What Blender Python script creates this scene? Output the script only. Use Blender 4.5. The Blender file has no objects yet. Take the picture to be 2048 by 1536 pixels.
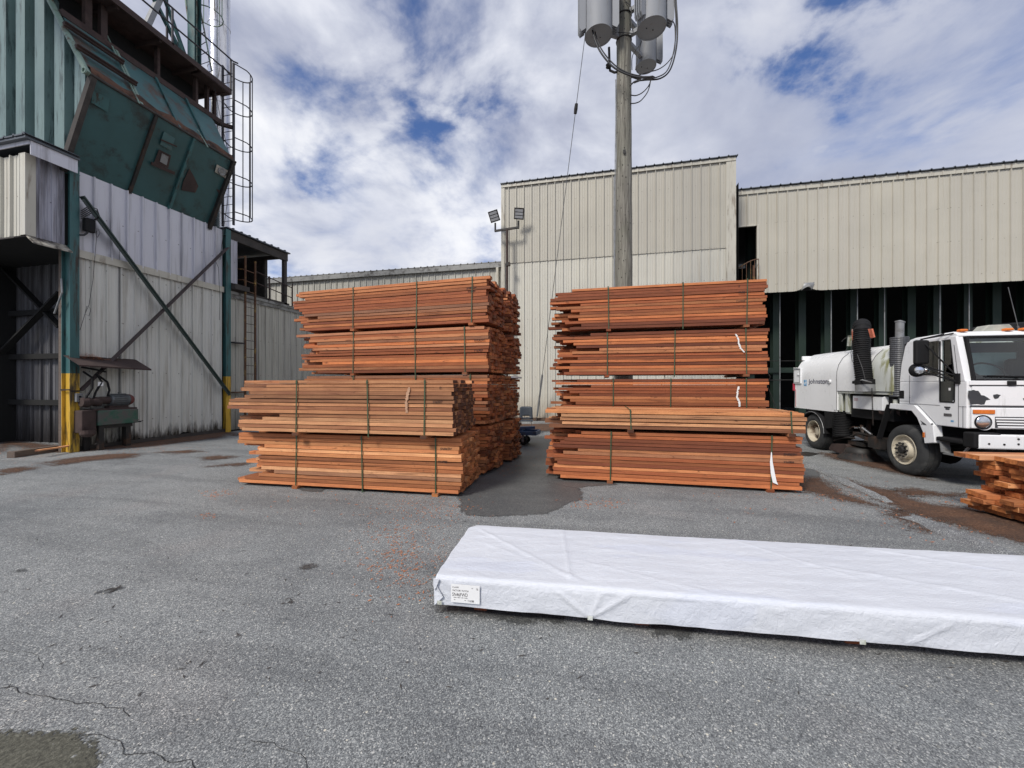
import bpy, math, random
from mathutils import Vector, Matrix, noise
SC = bpy.context.scene
COL = SC.collection
random.seed(11)
PI = math.pi
YAW = math.radians(12.87)
CY, SY = math.cos(YAW), math.sin(YAW)
CAMH = 1.6
# ---- surveying: where a sight line of the photograph meets a known plane -------
def ray(x, y):
    u = (x - 1024) / 770.0; v = (768 - y) / 770.0
    return Vector((-SY + u * CY, CY + u * SY, v))
def onX(x, y, X):
    r = ray(x, y); t = X / r[0]; return Vector((X, r[1] * t, CAMH + r[2] * t))
def onY(x, y, Y):
    r = ray(x, y); t = Y / r[1]; return Vector((r[0] * t, Y, CAMH + r[2] * t))
def onZ(x, y, Z=0.0):
    r = ray(x, y); t = (Z - CAMH) / r[2]; return Vector((r[0] * t, r[1] * t, Z))
# ---- mesh builder ---------------------------------------------------------------
class MB:
    def __init__(s):
        s.v = []; s.f = []; s.m = []; s.r = []
    def add(s, vs, fs, mi=0, r=(0, 0, 0)):
        n = len(s.v); s.v.extend([tuple(p) for p in vs])
        for k, f in enumerate(fs):
            s.f.append([n + i for i in f]); s.m.append(mi if isinstance(mi, int) else mi[k]); s.r.append(r)
        return s
    def box(s, x0, x1, y0, y1, z0, z1, mi=0, r=(0, 0, 0)):
        vs = [(x, y, z) for x in (x0, x1) for y in (y0, y1) for z in (z0, z1)]
        return s.add(vs, [(0, 1, 3, 2), (4, 6, 7, 5), (0, 4, 5, 1), (2, 3, 7, 6), (0, 2, 6, 4), (1, 5, 7, 3)], mi, r)
    def beam(s, a, b, w, h, up=(0, 0, 1), mi=0):
        a = Vector(a); b = Vector(b); d = (b - a).normalized(); u = Vector(up)
        if abs(d.dot(u)) > .98: u = Vector((1, 0, 0))
        sd = d.cross(u).normalized() * (w / 2); uu = sd.cross(d).normalized() * (h / 2)
        vs = [p + i * sd + j * uu for p in (a, b) for i, j in ((-1, -1), (1, -1), (1, 1), (-1, 1))]
        return s.add(vs, [(3, 2, 1, 0), (4, 5, 6, 7), (0, 1, 5, 4), (1, 2, 6, 5), (2, 3, 7, 6), (3, 0, 4, 7)], mi)
    def tube(s, pts, r, n=8, mi=0, close=False, r1=None):
        pts = [Vector(p) for p in pts]; N = len(pts); vs = []; fs = []
        prev = None
        for i, p in enumerate(pts):
            if close: d = pts[(i + 1) % N] - pts[i - 1]
            else: d = pts[min(i + 1, N - 1)] - pts[max(i - 1, 0)]
            d.normalize()
            if prev is None:
                a = Vector((0, 0, 1)) if abs(d.z) < .9 else Vector((1, 0, 0))
            else: a = prev
            sd = (a - d * a.dot(d)).normalized(); prev = sd
            t = d.cross(sd)
            rr = r if r1 is None else r + (r1 - r) * i / max(1, N - 1)
            if callable(r): rr = r(i)
            for k in range(n):
                an = 2 * PI * k / n
                vs.append(p + (sd * math.cos(an) + t * math.sin(an)) * rr)
        M = N if close else N - 1
        for i in range(M):
            j = (i + 1) % N
            for k in range(n):
                fs.append((i * n + k, i * n + (k + 1) % n, j * n + (k + 1) % n, j * n + k))
        if not close:
            fs.append(tuple(range(n - 1, -1, -1))); fs.append(tuple((N - 1) * n + k for k in range(n)))
        return s.add(vs, fs, mi)
    def cyl(s, a, b, r, n=16, mi=0, r1=None):
        return s.tube([a, b], r, n, mi, False, r1)
    def lathe(s, o, ax, prof, n=24, mi=0):
        o = Vector(o); d = Vector(ax).normalized()
        a = Vector((0, 0, 1)) if abs(d.z) < .9 else Vector((1, 0, 0))
        sd = (a - d * a.dot(d)).normalized(); t = d.cross(sd); vs = []; fs = []
        for (h, r) in prof:
            for k in range(n):
                an = 2 * PI * k / n
                vs.append(o + d * h + (sd * math.cos(an) + t * math.sin(an)) * max(r, 1e-4))
        for i in range(len(prof) - 1):
            for k in range(n):
                fs.append((i * n + k, i * n + (k + 1) % n, (i + 1) * n + (k + 1) % n, (i + 1) * n + k))
        return s.add(vs, fs, mi)
    def prism(s, poly, fn, t0, t1, mi=0):
        n = len(poly)
        vs = [fn(a, b, t0) for a, b in poly] + [fn(a, b, t1) for a, b in poly]
        fs = [tuple(range(n - 1, -1, -1)), tuple(range(n, 2 * n))] + [(i, (i + 1) % n, n + (i + 1) % n, n + i) for i in range(n)]
        return s.add(vs, fs, mi)
    def quad(s, a, b, c, d, mi=0): return s.add([a, b, c, d], [(0, 1, 2, 3)], mi)
    def build(s, name, mats, parent=None, smooth=False, bevel=0, world=False, fix=False):
        me = bpy.data.meshes.new(name)
        vs = s.v
        if world and parent is not None:
            o = Vector((0, 0, 0)); q = parent
            while q is not None: o += q.location; q = q.parent
            vs = [(p[0] - o.x, p[1] - o.y, p[2] - o.z) for p in vs]
        me.from_pydata(vs, [], s.f)
        if not isinstance(mats, (list, tuple)): mats = [mats]
        for m in mats: me.materials.append(m)
        if len(mats) > 1: me.polygons.foreach_set('material_index', s.m)
        if any(r != (0, 0, 0) for r in s.r):
            at = me.attributes.new('rnd', 'FLOAT_VECTOR', 'FACE')
            at.data.foreach_set('vector', [c for r in s.r for c in r])
        if fix:
            import bmesh
            bm = bmesh.new(); bm.from_mesh(me); bmesh.ops.recalc_face_normals(bm, faces=bm.faces); bm.to_mesh(me); bm.free()
        me.update()
        if smooth:
            me.polygons.foreach_set('use_smooth', [True] * len(me.polygons))
            try: me.set_sharp_from_angle(angle=math.radians(smooth if smooth > 1 else 40))
            except Exception: pass
        ob = bpy.data.objects.new(name, me); COL.objects.link(ob)
        if parent is not None: ob.parent = parent
        if bevel:
            b = ob.modifiers.new('Bevel', 'BEVEL'); b.width = bevel; b.segments = 2; b.limit_method = 'ANGLE'; b.angle_limit = math.radians(40)
        return ob
def tag(o, label=None, cat=None, group=None, kind=None):
    if label: o['label'] = label
    if cat: o['category'] = cat
    if group: o['group'] = group
    if kind: o['kind'] = kind
    return o
def thing(name, label, cat, loc=(0, 0, 0), rz=0, group=None):
    o = bpy.data.objects.new(name, None); COL.objects.link(o); o.empty_display_size = .2
    o.location = loc; o.rotation_euler = (0, 0, rz)
    return tag(o, label, cat, group)
def text(name, s, size, M4, mat, parent, off=0.0, sx=1.0, align='LEFT', shear=0, ext=0.0015, world=False):
    cu = bpy.data.curves.new('t', 'FONT'); cu.body = s; cu.size = size; cu.extrude = ext; cu.offset = off; cu.align_x = align; cu.shear = shear; cu.resolution_u = 3
    ob = bpy.data.objects.new('t', cu); COL.objects.link(ob)
    me = bpy.data.meshes.new_from_object(ob.evaluated_get(bpy.context.evaluated_depsgraph_get()))
    bpy.data.objects.remove(ob); bpy.data.curves.remove(cu)
    me.transform(Matrix.Diagonal((sx, 1, 1, 1))); me.transform(M4)
    if world and parent is not None: me.transform(Matrix.Translation(-parent.location))
    me.materials.clear(); me.materials.append(mat); me.name = name
    o = bpy.data.objects.new(name, me); COL.objects.link(o); o.parent = parent
    return o
def frame(o, x, y):      # matrix with local x along x, local y along y, at o
    x = Vector(x).normalized(); y = Vector(y).normalized(); z = x.cross(y).normalized()
    return Matrix(((x.x, y.x, z.x, o[0]), (x.y, y.y, z.y, o[1]), (x.z, y.z, z.z, o[2]), (0, 0, 0, 1)))
# ---- materials ------------------------------------------------------------------
class NT:
    def __init__(s, name):
        s.mat = bpy.data.materials.new(name); s.mat.use_nodes = True
        s.t = s.mat.node_tree; s.t.nodes.clear()
        s.out = s.n('ShaderNodeOutputMaterial'); s.p = s.n('ShaderNodeBsdfPrincipled')
        s.l(s.p.outputs[0], s.out.inputs[0])
    def n(s, ty, **kw):
        nd = s.t.nodes.new(ty)
        for k, v in kw.items(): setattr(nd, k, v)
        return nd
    def l(s, a, b): s.t.links.new(a, b)
    def set(s, nd, i, v):
        if isinstance(v, bpy.types.NodeSocket): s.l(v, nd.inputs[i])
        elif v is not None:
            if isinstance(v, (tuple, list)) and len(v) == 3 and nd.inputs[i].type == 'RGBA': v = (*v, 1)
            nd.inputs[i].default_value = v
    def coord(s, scale=(1, 1, 1), off=None, src='Object'):
        c = s.n('ShaderNodeTexCoord').outputs[src]
        if off is not None: c = s.vm('ADD', c, off)
        m = s.n('ShaderNodeMapping'); s.l(c, m.inputs[0]); m.inputs[3].default_value = scale
        return m.outputs[0]
    def noise(s, vec, scale=5, detail=4, rough=.55, dist=0, out=0):
        nd = s.n('ShaderNodeTexNoise'); s.l(vec, nd.inputs['Vector'])
        nd.inputs['Scale'].default_value = scale; nd.inputs['Detail'].default_value = detail
        nd.inputs['Roughness'].default_value = rough; nd.inputs['Distortion'].default_value = dist
        return nd.outputs[out]
    def vor(s, vec, scale=5, feat='F1', out='Distance', rnd=1):
        nd = s.n('ShaderNodeTexVoronoi', feature=feat); s.l(vec, nd.inputs['Vector'])
        nd.inputs['Scale'].default_value = scale; nd.inputs['Randomness'].default_value = rnd
        return nd.outputs[out]
    def ramp(s, f, stops, interp='LINEAR'):
        nd = s.n('ShaderNodeValToRGB'); s.l(f, nd.inputs[0]); cr = nd.color_ramp; cr.interpolation = interp
        while len(cr.elements) > 1: cr.elements.remove(cr.elements[-1])
        cr.elements[0].position = stops[0][0]; cr.elements[0].color = s.c4(stops[0][1])
        for p, c in stops[1:]:
            e = cr.elements.new(p); e.color = s.c4(c)
        return nd.outputs[0]
    @staticmethod
    def c4(c): return (c, c, c, 1) if isinstance(c, (int, float)) else (*c[:3], 1)
    def mr(s, f, a, b, c=0, d=1, smooth=False):
        nd = s.n('ShaderNodeMapRange'); s.l(f, nd.inputs[0])
        for i, v in zip((1, 2, 3, 4), (a, b, c, d)): nd.inputs[i].default_value = v
        if smooth: nd.interpolation_type = 'SMOOTHSTEP'
        return nd.outputs[0]
    def mix(s, f, a, b, mode='MIX'):
        nd = s.n('ShaderNodeMix', data_type='RGBA', blend_type=mode)
        for i, v in ((0, f), (6, a), (7, b)): s.set(nd, i, v)
        return nd.outputs[2]
    def math(s, op, a, b=None, c=None, clamp=False):
        nd = s.n('ShaderNodeMath', operation=op, use_clamp=clamp)
        for i, v in enumerate((a, b, c)): s.set(nd, i, v)
        return nd.outputs[0]
    def vm(s, op, a, b=None):
        nd = s.n('ShaderNodeVectorMath', operation=op); s.set(nd, 0, a); s.set(nd, 1, b)
        return nd.outputs['Value'] if op in ('DISTANCE', 'LENGTH', 'DOT_PRODUCT') else nd.outputs[0]
    def edge_alpha(s, amp, sc, crumb=.16, st=(1, 1, 1)):
        a = s.n('ShaderNodeAttribute', attribute_name='edge').outputs['Fac']
        co = s.coord(); nn = s.math('SUBTRACT', s.math('ADD', s.math('MULTIPLY', s.noise(s.coord(st), sc, 8, .72), .7), s.math('MULTIPLY', s.noise(co, 2.2, 3, .5), .3)), .5)
        h = s.math('ADD', a, s.math('MULTIPLY', nn, amp)); fn = s.math('SUBTRACT', s.noise(co, 75, 3, .6), .5)
        h = s.math('ADD', h, s.math('MULTIPLY', fn, crumb))
        f = s.mr(h, 0, .02, 0, 1)
        tr = s.n('ShaderNodeBsdfTransparent'); mx = s.n('ShaderNodeMixShader'); s.l(f, mx.inputs[0]); s.l(tr.outputs[0], mx.inputs[1]); s.l(s.p.outputs[0], mx.inputs[2]); s.l(mx.outputs[0], s.out.inputs[0])
    def bump(s, h, strength=.3, dist=.01):
        nd = s.n('ShaderNodeBump'); s.l(h, nd.inputs['Height']); nd.inputs['Strength'].default_value = strength
        nd.inputs['Distance'].default_value = dist; s.l(nd.outputs[0], s.p.inputs['Normal']); return nd
    def fin(s, col=None, rough=.6, metal=0, spec=None):
        s.set(s.p, 'Base Color', col); s.set(s.p, 'Roughness', rough); s.set(s.p, 'Metallic', metal)
        if spec is not None: s.set(s.p, 'Specular IOR Level', spec)
        return s.mat
def plain(name, col, rough=.55, metal=0, var=.18, scale=4, dirt=None, damt=.35, streak=False, bump=.0, dscale=3, spec=None):
    t = NT(name); co = t.coord()
    nz = t.noise(co, scale, 6, .6)
    c = t.mix(t.mr(nz, .3, .7), tuple(k * (1 - var) for k in col), tuple(min(1, k * (1 + var)) for k in col))
    if dirt:
        cs = t.coord((3, 3, .35)) if streak else co
        d = t.noise(cs, dscale, 7, .68)
        d = t.mr(d, .62 - damt * .35, .78 - damt * .3, 0, 1, True)
        c = t.mix(d, c, dirt)
    if bump: t.bump(t.noise(co, scale * 12, 4, .6), bump, .004)
    return t.fin(c, t.mr(nz, .3, .7, max(.02, rough - .08), min(1, rough + .1)), metal, spec)
def cladmat(name, col, dirt, damt=.3, base_dirt=None, bz=(0, .5), metal=0, rough=.5, mid=None):
    t = NT(name); co = t.coord()
    big = t.noise(co, .5, 3, .5); st = t.noise(t.coord((5, 5, .25)), 1.6, 6, .65)
    pan = t.noise(t.coord((1, 1, .02)), 1.1, 0, .5)
    c = t.mix(t.mr(big, .3, .7), tuple(k * .92 for k in col), tuple(k * 1.06 for k in col))
    c = t.mix(t.mr(pan, .35, .65, 0, .5), c, tuple(k * f for k, f in zip(col, (.93, .93, .96))))
    if mid: c = t.mix(t.mr(t.noise(t.coord((1.2, 1.2, .5)), 1.3, 5, .6), .45, .62), c, mid)
    c = t.mix(t.mr(st, .62 - damt * .3, .85 - damt * .3, 0, .75), c, dirt)
    xyz = t.n('ShaderNodeSeparateXYZ'); t.l(t.n('ShaderNodeTexCoord').outputs['Object'], xyz.inputs[0])
    cu = t.math('ABSOLUTE', t.math('SUBTRACT', t.math('FRACT', t.math('DIVIDE', t.math('ADD', xyz.outputs[0], xyz.outputs[1]), .34)), .5))
    cz = t.math('ABSOLUTE', t.math('SUBTRACT', t.math('FRACT', t.math('DIVIDE', xyz.outputs[2], 1.27)), .5))
    dd = t.math('ADD', t.math('POWER', t.math('MULTIPLY', cu, .34), 2), t.math('POWER', t.math('MULTIPLY', cz, 1.27), 2))
    c = t.mix(t.mr(dd, .00012, .0003, .75, 0), c, tuple(k * .45 for k in dirt))
    sp = t.vor(co, 3.3); c = t.mix(t.mr(sp, .012, .03, .6, 0), c, tuple(k * .5 for k in dirt))
    if base_dirt:
        z = t.n('ShaderNodeSeparateXYZ'); t.l(t.n('ShaderNodeTexCoord').outputs['Object'], z.inputs[0])
        g = t.math('ADD', z.outputs[2], t.math('MULTIPLY', t.math('SUBTRACT', t.noise(t.coord((6, 6, 1)), 1.5, 6, .7), .5), 1.1))
        c = t.mix(t.mr(g, bz[0], bz[1], 1, 0), c, base_dirt)
    t.bump(t.noise(co, 2.2, 3, .5), .25, .03)
    return t.fin(c, t.mr(big, .3, .7, rough - .06, rough + .12), metal)
def woodmat(name, stops, dark=(.10, .035, .015), val=1.0, end=False):
    t = NT(name)
    a = t.n('ShaderNodeAttribute', attribute_name='rnd'); rv = a.outputs['Vector']
    s3 = t.n('ShaderNodeSeparateXYZ'); t.l(rv, s3.inputs[0])
    off = t.vm('MULTIPLY', rv, (37.0, 11.0, 23.0))
    base = t.ramp(s3.outputs[0], stops)
    g = t.noise(t.coord((1.0, 22, 22), off), 2.2, 6, .62, .6)
    c = t.mix(t.mr(g, .3, .72), t.mix(1, base, (.66, .58, .54), 'MULTIPLY'), t.mix(1, base, (1.18, 1.15, 1.1), 'MULTIPLY'))
    saw = t.noise(t.coord((60, 3, 3), off), 1.3, 3, .7); spl = t.noise(t.coord((.8, 30, 30), off), 1.2, 3, .5, .3)
    c = t.mix(t.mr(saw, .35, .7, .32, 0), c, t.mix(1, base, (.6, .5, .45), 'MULTIPLY'))
    pt = t.noise(t.coord((1.6, 5, 5), off), 1.1, 4, .6)
    c = t.mix(t.mr(pt, .46, .70, 0, .65), c, t.mix(1, base, (.62, .5, .5), 'MULTIPLY'))
    kn = t.noise(t.coord((2.4, 9, 9), off), 1.5, 6, .7, 1.2)
    c = t.mix(t.mr(kn, .61, .69, 0, .9), c, dark)
    c = t.mix(t.mr(spl, .60, .66, 0, .55), c, dark)
    if end:
        rg = t.noise(t.coord((1, 14, 14), off), 2, 5, .6)
        c = t.mix(t.mr(rg, .35, .7), t.mix(1, base, (.40, .30, .26), 'MULTIPLY'), t.mix(1, base, (.82, .70, .62), 'MULTIPLY'))
    hv = t.n('ShaderNodeHueSaturation'); t.l(c, hv.inputs['Color'])
    t.l(t.mr(s3.outputs[1], 0, 1, .66 * val, 1.4 * val), hv.inputs['Value']); hv.inputs['Saturation'].default_value = 1.04
    t.bump(t.math('ADD', g, t.math('MULTIPLY', saw, .7)), .5, .003)
    return t.fin(hv.outputs[0], .78)
def asphalt(name, wet=0.0, tint=(1, 1, 1), edge=None):
    t = NT(name); co = t.coord()
    v1 = t.n('ShaderNodeTexVoronoi'); t.l(co, v1.inputs['Vector']); v1.inputs['Scale'].default_value = 98
    v2 = t.n('ShaderNodeTexVoronoi'); t.l(co, v2.inputs['Vector']); v2.inputs['Scale'].default_value = 190
    s1 = t.n('ShaderNodeSeparateColor'); t.l(v1.outputs['Color'], s1.inputs[0])
    s2 = t.n('ShaderNodeSeparateColor'); t.l(v2.outputs['Color'], s2.inputs[0])
    st1 = t.ramp(s1.outputs[0], [(0, (.09, .097, .104)), (.3, (.17, .183, .19)), (.65, (.235, .25, .255)), (.9, (.33, .345, .345)), (.975, (.58, .575, .54))])
    st2 = t.ramp(s2.outputs[1], [(0, (.07, .075, .08)), (.5, (.15, .16, .168)), (.85, (.25, .265, .27)), (1, (.42, .43, .42))])
    m1 = t.mr(v1.outputs['Distance'], .28, .5, 1, 0)
    m1 = t.math('MULTIPLY', m1, t.mr(s1.outputs[1], .35, .5))
    c = t.mix(m1, st2, st1)
    v3 = t.n('ShaderNodeTexVoronoi'); t.l(co, v3.inputs['Vector']); v3.inputs['Scale'].default_value = 46
    s3 = t.n('ShaderNodeSeparateColor'); t.l(v3.outputs['Color'], s3.inputs[0])
    m3 = t.math('MULTIPLY', t.mr(v3.outputs['Distance'], .22, .32, 1, 0), t.mr(s3.outputs[0], .80, .82))
    c = t.mix(t.math('MULTIPLY', m3, .85), c, t.ramp(s3.outputs[1], [(0, (.05, .055, .06)), (.25, (.10, .11, .115)), (.3, (.42, .43, .43)), (.7, (.50, .50, .48)), (.9, (.62, .59, .50)), (1, (.46, .40, .31))], 'CONSTANT'))
    gr = t.noise(co, 420, 2, .6); c = t.mix(t.mr(gr, .3, .7, .3, 0), c, (.05, .052, .056))
    big = t.noise(co, .35, 5, .6, .3); c = t.mix(t.mr(big, .36, .66, .0, .7), c, t.mix(1, c, (1.45, 1.42, 1.38), 'MULTIPLY')); lane = t.noise(t.coord((.28, 1.7, 1)), 1.3, 4, .6, .4); c = t.mix(t.mr(lane, .46, .64, 0, .7), c, t.mix(1, c, (.70, .70, .71), 'MULTIPLY'))
    med = t.noise(co, 2.3, 5, .62); c = t.mix(t.mr(med, .5, .75, 0, .5), c, t.mix(1, c, (.66, .66, .68), 'MULTIPLY'))
    pk = t.noise(co, 1.1, 3, .5); c = t.mix(t.mr(pk, .55, .75, 0, .35), c, t.mix(1, c, (1.1, .98, .95), 'MULTIPLY'))
    st = t.noise(t.coord((1.5, 9, 1)), 1.0, 6, .72); c = t.mix(t.mr(st, .66, .74, 0, .6), c, (.045, .042, .04))
    c = t.mix(1, c, tuple(q * (1.02 - .68 * wet) for q in (tint[0] * 1.13, tint[1] * 1.12, tint[2] * 1.10)), 'MULTIPLY')
    h = t.math('ADD', t.math('MULTIPLY', m1, .6), t.math('MULTIPLY', gr, .5))
    t.bump(h, .7 - .4 * wet, .006)
    m = t.fin(c, .9 - .45 * wet, 0, .35 if wet < .5 else .5)
    if edge: t.edge_alpha(edge[0], edge[1])
    return m
M = {}
M['asphalt'] = asphalt('asphalt_dry')
M['wet'] = asphalt('asphalt_wet', .85, edge=(.32, 9))
M['oldasphalt'] = asphalt('asphalt_broken', .05, (1.0, 1.0, 1.02))
def mudmat():
    t = NT('olive_fine_gravel'); co = t.coord(); a = t.noise(co, 70, 5, .75); b_ = t.noise(co, 4, 4, .6)
    c = t.ramp(a, [(.3, (.035, .034, .026)), (.5, (.095, .092, .07)), (.66, (.17, .165, .13)), (.8, (.34, .33, .28))]); c = t.mix(t.mr(b_, .4, .7, 0, .4), c, (.05, .048, .036))
    t.bump(a, .9, .01); m = t.fin(c, .95); t.edge_alpha(.2, 14, .15); return m
M['mud'] = mudmat()
def sawdust():
    t = NT('sawdust'); co = t.coord()
    a = t.noise(co, 55, 5, .75); b = t.noise(co, 3, 4, .6)
    c = t.ramp(a, [(.28, (.03, .015, .009)), (.48, (.085, .040, .022)), (.60, (.16, .085, .048)), (.74, (.36, .23, .14))])
    c = t.mix(t.mr(b, .4, .7, 0, .6), c, (.035, .026, .022))
    t.bump(a, .8, .01); m = t.fin(c, .95); t.edge_alpha(.8, 5, 1.3, (1, 2.2, 1)); return m
M['sawdust'] = sawdust()
M['chips'] = plain('orange_wood_chips', (.42, .16, .07), .9, 0, .5, 60)
M['crack'] = plain('crack_filler', (.018, .018, .019), .9)
W1 = [(0, (.24, .080, .036)), (.25, (.40, .14, .060)), (.5, (.52, .20, .085)), (.75, (.62, .28, .13)), (1, (.32, .16, .095))]
W2 = [(0, (.26, .115, .062)), (.3, (.42, .21, .11)), (.6, (.54, .27, .14)), (1, (.62, .35, .19))]
W3 = [(0, (.20, .066, .034)), (.25, (.33, .112, .052)), (.55, (.43, .155, .070)), (.8, (.54, .215, .095)), (.9, (.56, .25, .12)), (1, (.24, .125, .078))]
M['wood'] = woodmat('fresh_redwood', W1); M['wood_end'] = woodmat('redwood_end_grain', W1, end=True, val=.8)
M['wood2'] = woodmat('weathered_redwood', W2); M['wood2_end'] = woodmat('weathered_end_grain', [(0, (.13, .06, .035)), (1, (.27, .12, .065))], end=True, val=.7)
M['wood3'] = woodmat('red_brown_redwood', W3); M['wood3_end'] = woodmat('red_brown_end_grain', W3, end=True, val=.85)
M['wood4'] = woodmat('pale_orange_redwood', [(0, (.40, .155, .068)), (.3, (.56, .24, .11)), (.7, (.68, .33, .155)), (.85, (.70, .40, .21)), (1, (.38, .20, .12))]); M['wood4_end'] = woodmat('pale_end_grain', [(0, (.42, .17, .07)), (1, (.58, .27, .11))], end=True, val=1.1)
M['strap'] = plain('green_strap', (.045, .075, .035), .4)
M['ink'] = plain('black_ink', (.03, .02, .02), .8)
M['scuff'] = plain('pale_scuff', (.46, .27, .17), .85, 0, .25, 9)
M['chalk'] = plain('white_spray_paint', (.72, .72, .70), .8)
M['beige'] = cladmat('beige_cladding', (.455, .43, .365), (.33, .29, .22), .12)
M['beige_light'] = cladmat('pale_beige_cladding', (.55, .53, .46), (.38, .33, .26), .2, (.30, .25, .19), (-.3, 1.2))
M['trim'] = plain('beige_trim', (.49, .465, .395), .5, 0, .07, 1.2, (.26, .22, .17), .3, True)
M['greige'] = cladmat('grey_beige_cladding', (.46, .445, .39), (.13, .115, .09), .35, (.10, .09, .07), (-.4, 1.0))
M['old_white'] = cladmat('stained_white_cladding', (.62, .61, .56), (.24, .205, .16), .36, (.040, .032, .024), (.12, .42))
M['galv'] = cladmat('galvanised_cladding', (.60, .60, .645), (.22, .21, .22), .36, metal=.15, rough=.42)
M['galv_dirty'] = cladmat('sooty_galvanised_cladding', (.40, .40, .46), (.045, .035, .035), .72, metal=.2, rough=.5)
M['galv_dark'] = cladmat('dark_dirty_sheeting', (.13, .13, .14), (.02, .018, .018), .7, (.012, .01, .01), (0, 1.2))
M['soot_trim'] = plain('sooty_flashing', (.42, .39, .33), .6, 0, .1, 2, (.05, .04, .035), .55, dscale=4)
M['roof'] = plain('dark_roof_sheet', (.09, .10, .115), .5, .3, .2, 2)
M['gutter'] = plain('grey_gutter', (.25, .25, .24), .5, .1, .15, 2, (.08, .075, .07), .4)
M['green'] = plain('green_paint', (.036, .112, .115), .5, 0, .16, 1.6, (.03, .02, .014), .38, True, .15)
M['green_hop'] = plain('hopper_green_paint', (.028, .086, .090), .45, 0, .22, .9, (.018, .030, .030), .28, False, .1, dscale=1.4)
M['green_slope'] = plain('faded_green_paint', (.052, .125, .128), .5, 0, .22, 1.3, (.09, .06, .045), .4, False, .1, dscale=1.8)
M['green_rib'] = plain('pale_green_rib_paint', (.125, .19, .188), .55, 0, .18, .8, (.03, .055, .055), .34, True, .2)
M['green_trim'] = plain('light_green_trim', (.20, .29, .24), .55, 0, .2, 3, (.09, .05, .03), .4)
M['yellow'] = plain('yellow_paint', (.56, .34, .035), .5, 0, .12, 3, (.06, .04, .02), .42, True, .1)
M['yel_rail'] = plain('rusty_yellow_rail', (.36, .24, .06), .6, 0, .25, 6, (.10, .045, .022), .95, dscale=5)
M['rust'] = plain('rusty_steel', (.052, .033, .029), .85, 0, .35, 2.5, (.035, .02, .018), .4, bump=.3)
M['rust_ledge'] = plain('rotten_bark_ledge', (.115, .055, .032), .95, 0, .55, 6, (.025, .014, .01), .5, bump=1.0)
M['brace_dark'] = plain('dark_green_brace', (.022, .038, .034), .5, 0, .25, 3)
M['brace_brown'] = plain('brown_brace', (.055, .040, .040), .65, 0, .25, 3)
M['dark'] = plain('dark_interior', (.010, .010, .010), .95)  # near-black base colour: the shade inside the buildings is painted in
M['black'] = plain('black_rubber', (.010, .010, .011), .75, spec=.25)
M['darksteel'] = plain('grimy_black_steel', (.022, .020, .019), .6, .2, .4, 6, (.07, .035, .02), .35)
M['greysteel'] = plain('grey_steel', (.24, .245, .25), .45, .3, .15, 5, (.10, .09, .08), .25)
M['stainless'] = plain('stainless_flue', (.60, .60, .62), .22, .9, .1, 1.2, (.20, .18, .16), .3, True)
M['cage'] = plain('dark_cage_steel', (.045, .042, .048), .6, .3)
M['bay_green'] = plain('bay_green_column', (.004, .016, .009), .6, 0, .2, 1)
M['timber'] = woodmat('grey_timber', [(0, (.12, .10, .085)), (1, (.17, .145, .125))])
M['timber_dark'] = plain('dark_old_timber', (.050, .044, .040), .85, 0, .4, 5, bump=.5)
M['tank_grey'] = plain('transformer_grey', (.25, .26, .28), .65, .0, .06, 1.5, (.22, .22, .22), .2, True)
M['cable'] = plain('black_cable', (.02, .02, .022), .5)
M['wire'] = plain('steel_wire', (.18, .18, .18), .4, .8)
M['white'] = plain('white_truck_paint', (.78, .79, .80), .28, 0, .04, 1.2, (.50, .51, .49), .08, True)
M['white_dirty'] = plain('mossy_white_paint', (.58, .60, .56), .5, 0, .12, 1.6, (.24, .24, .11), .42, True)
M['chip'] = plain('bare_patch', (.035, .037, .042), .7)
M['seam'] = plain('panel_gap', (.04, .04, .045), .7)
M['rim'] = plain('cream_wheel_rim', (.52, .47, .37), .55, 0, .15, 5, (.13, .08, .05), .45)
M['tyre'] = plain('tyre_rubber', (.030, .031, .032), .85, 0, .3, 8, (.075, .075, .072), .3)
M['chrome'] = plain('chrome', (.62, .63, .65), .15, .95, .05)
M['amber'] = plain('amber_lens', (.62, .16, .02), .25)
M['redlens'] = plain('red_rusty_flap', (.48, .13, .07), .6, 0, .3, 8, (.55, .40, .35), .35)
M['logo_blue'] = plain('logo_blue', (.10, .32, .55), .5)
M['logo_ink'] = plain('logo_dark_blue', (.02, .022, .07), .5)
M['redwhite'] = plain('red_tape', (.42, .02, .05), .5)
M['plastic'] = plain('dark_blue_plastic', (.035, .045, .06), .5)
M['cartblue'] = plain('blue_cart_paint', (.045, .085, .17), .5, 0, .25, 6, (.06, .05, .045), .35)
M['label'] = plain('paper_label', (.80, .80, .80), .6, 0, .03)
M['stone'] = plain('stone', (.24, .24, .23), .9, 0, .6, 9)
M['soil'] = plain('brown_soil', (.085, .055, .038), .95, 0, .5, 12, bump=.8)
def glassmat(name, tint=(.012, .016, .018), rough=.04):
    t = NT(name); return t.fin(tint, rough, 0, .8)
M['glass'] = glassmat('dark_window_glass')
def clear():
    t = NT('tinted_clear_glass'); g = t.n('ShaderNodeBsdfGlossy'); g.inputs['Roughness'].default_value = .02
    tr = t.n('ShaderNodeBsdfTransparent'); tr.inputs[0].default_value = (.80, .90, .90, 1)
    fr = t.n('ShaderNodeFresnel'); fr.inputs[0].default_value = 1.5
    mx = t.n('ShaderNodeMixShader'); t.l(t.mr(fr.outputs[0], 0, 1, .04, 1), mx.inputs[0]); t.l(tr.outputs[0], mx.inputs[1]); t.l(g.outputs[0], mx.inputs[2])
    t.l(mx.outputs[0], t.out.inputs[0]); return t.mat
M['clear'] = clear()
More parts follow.
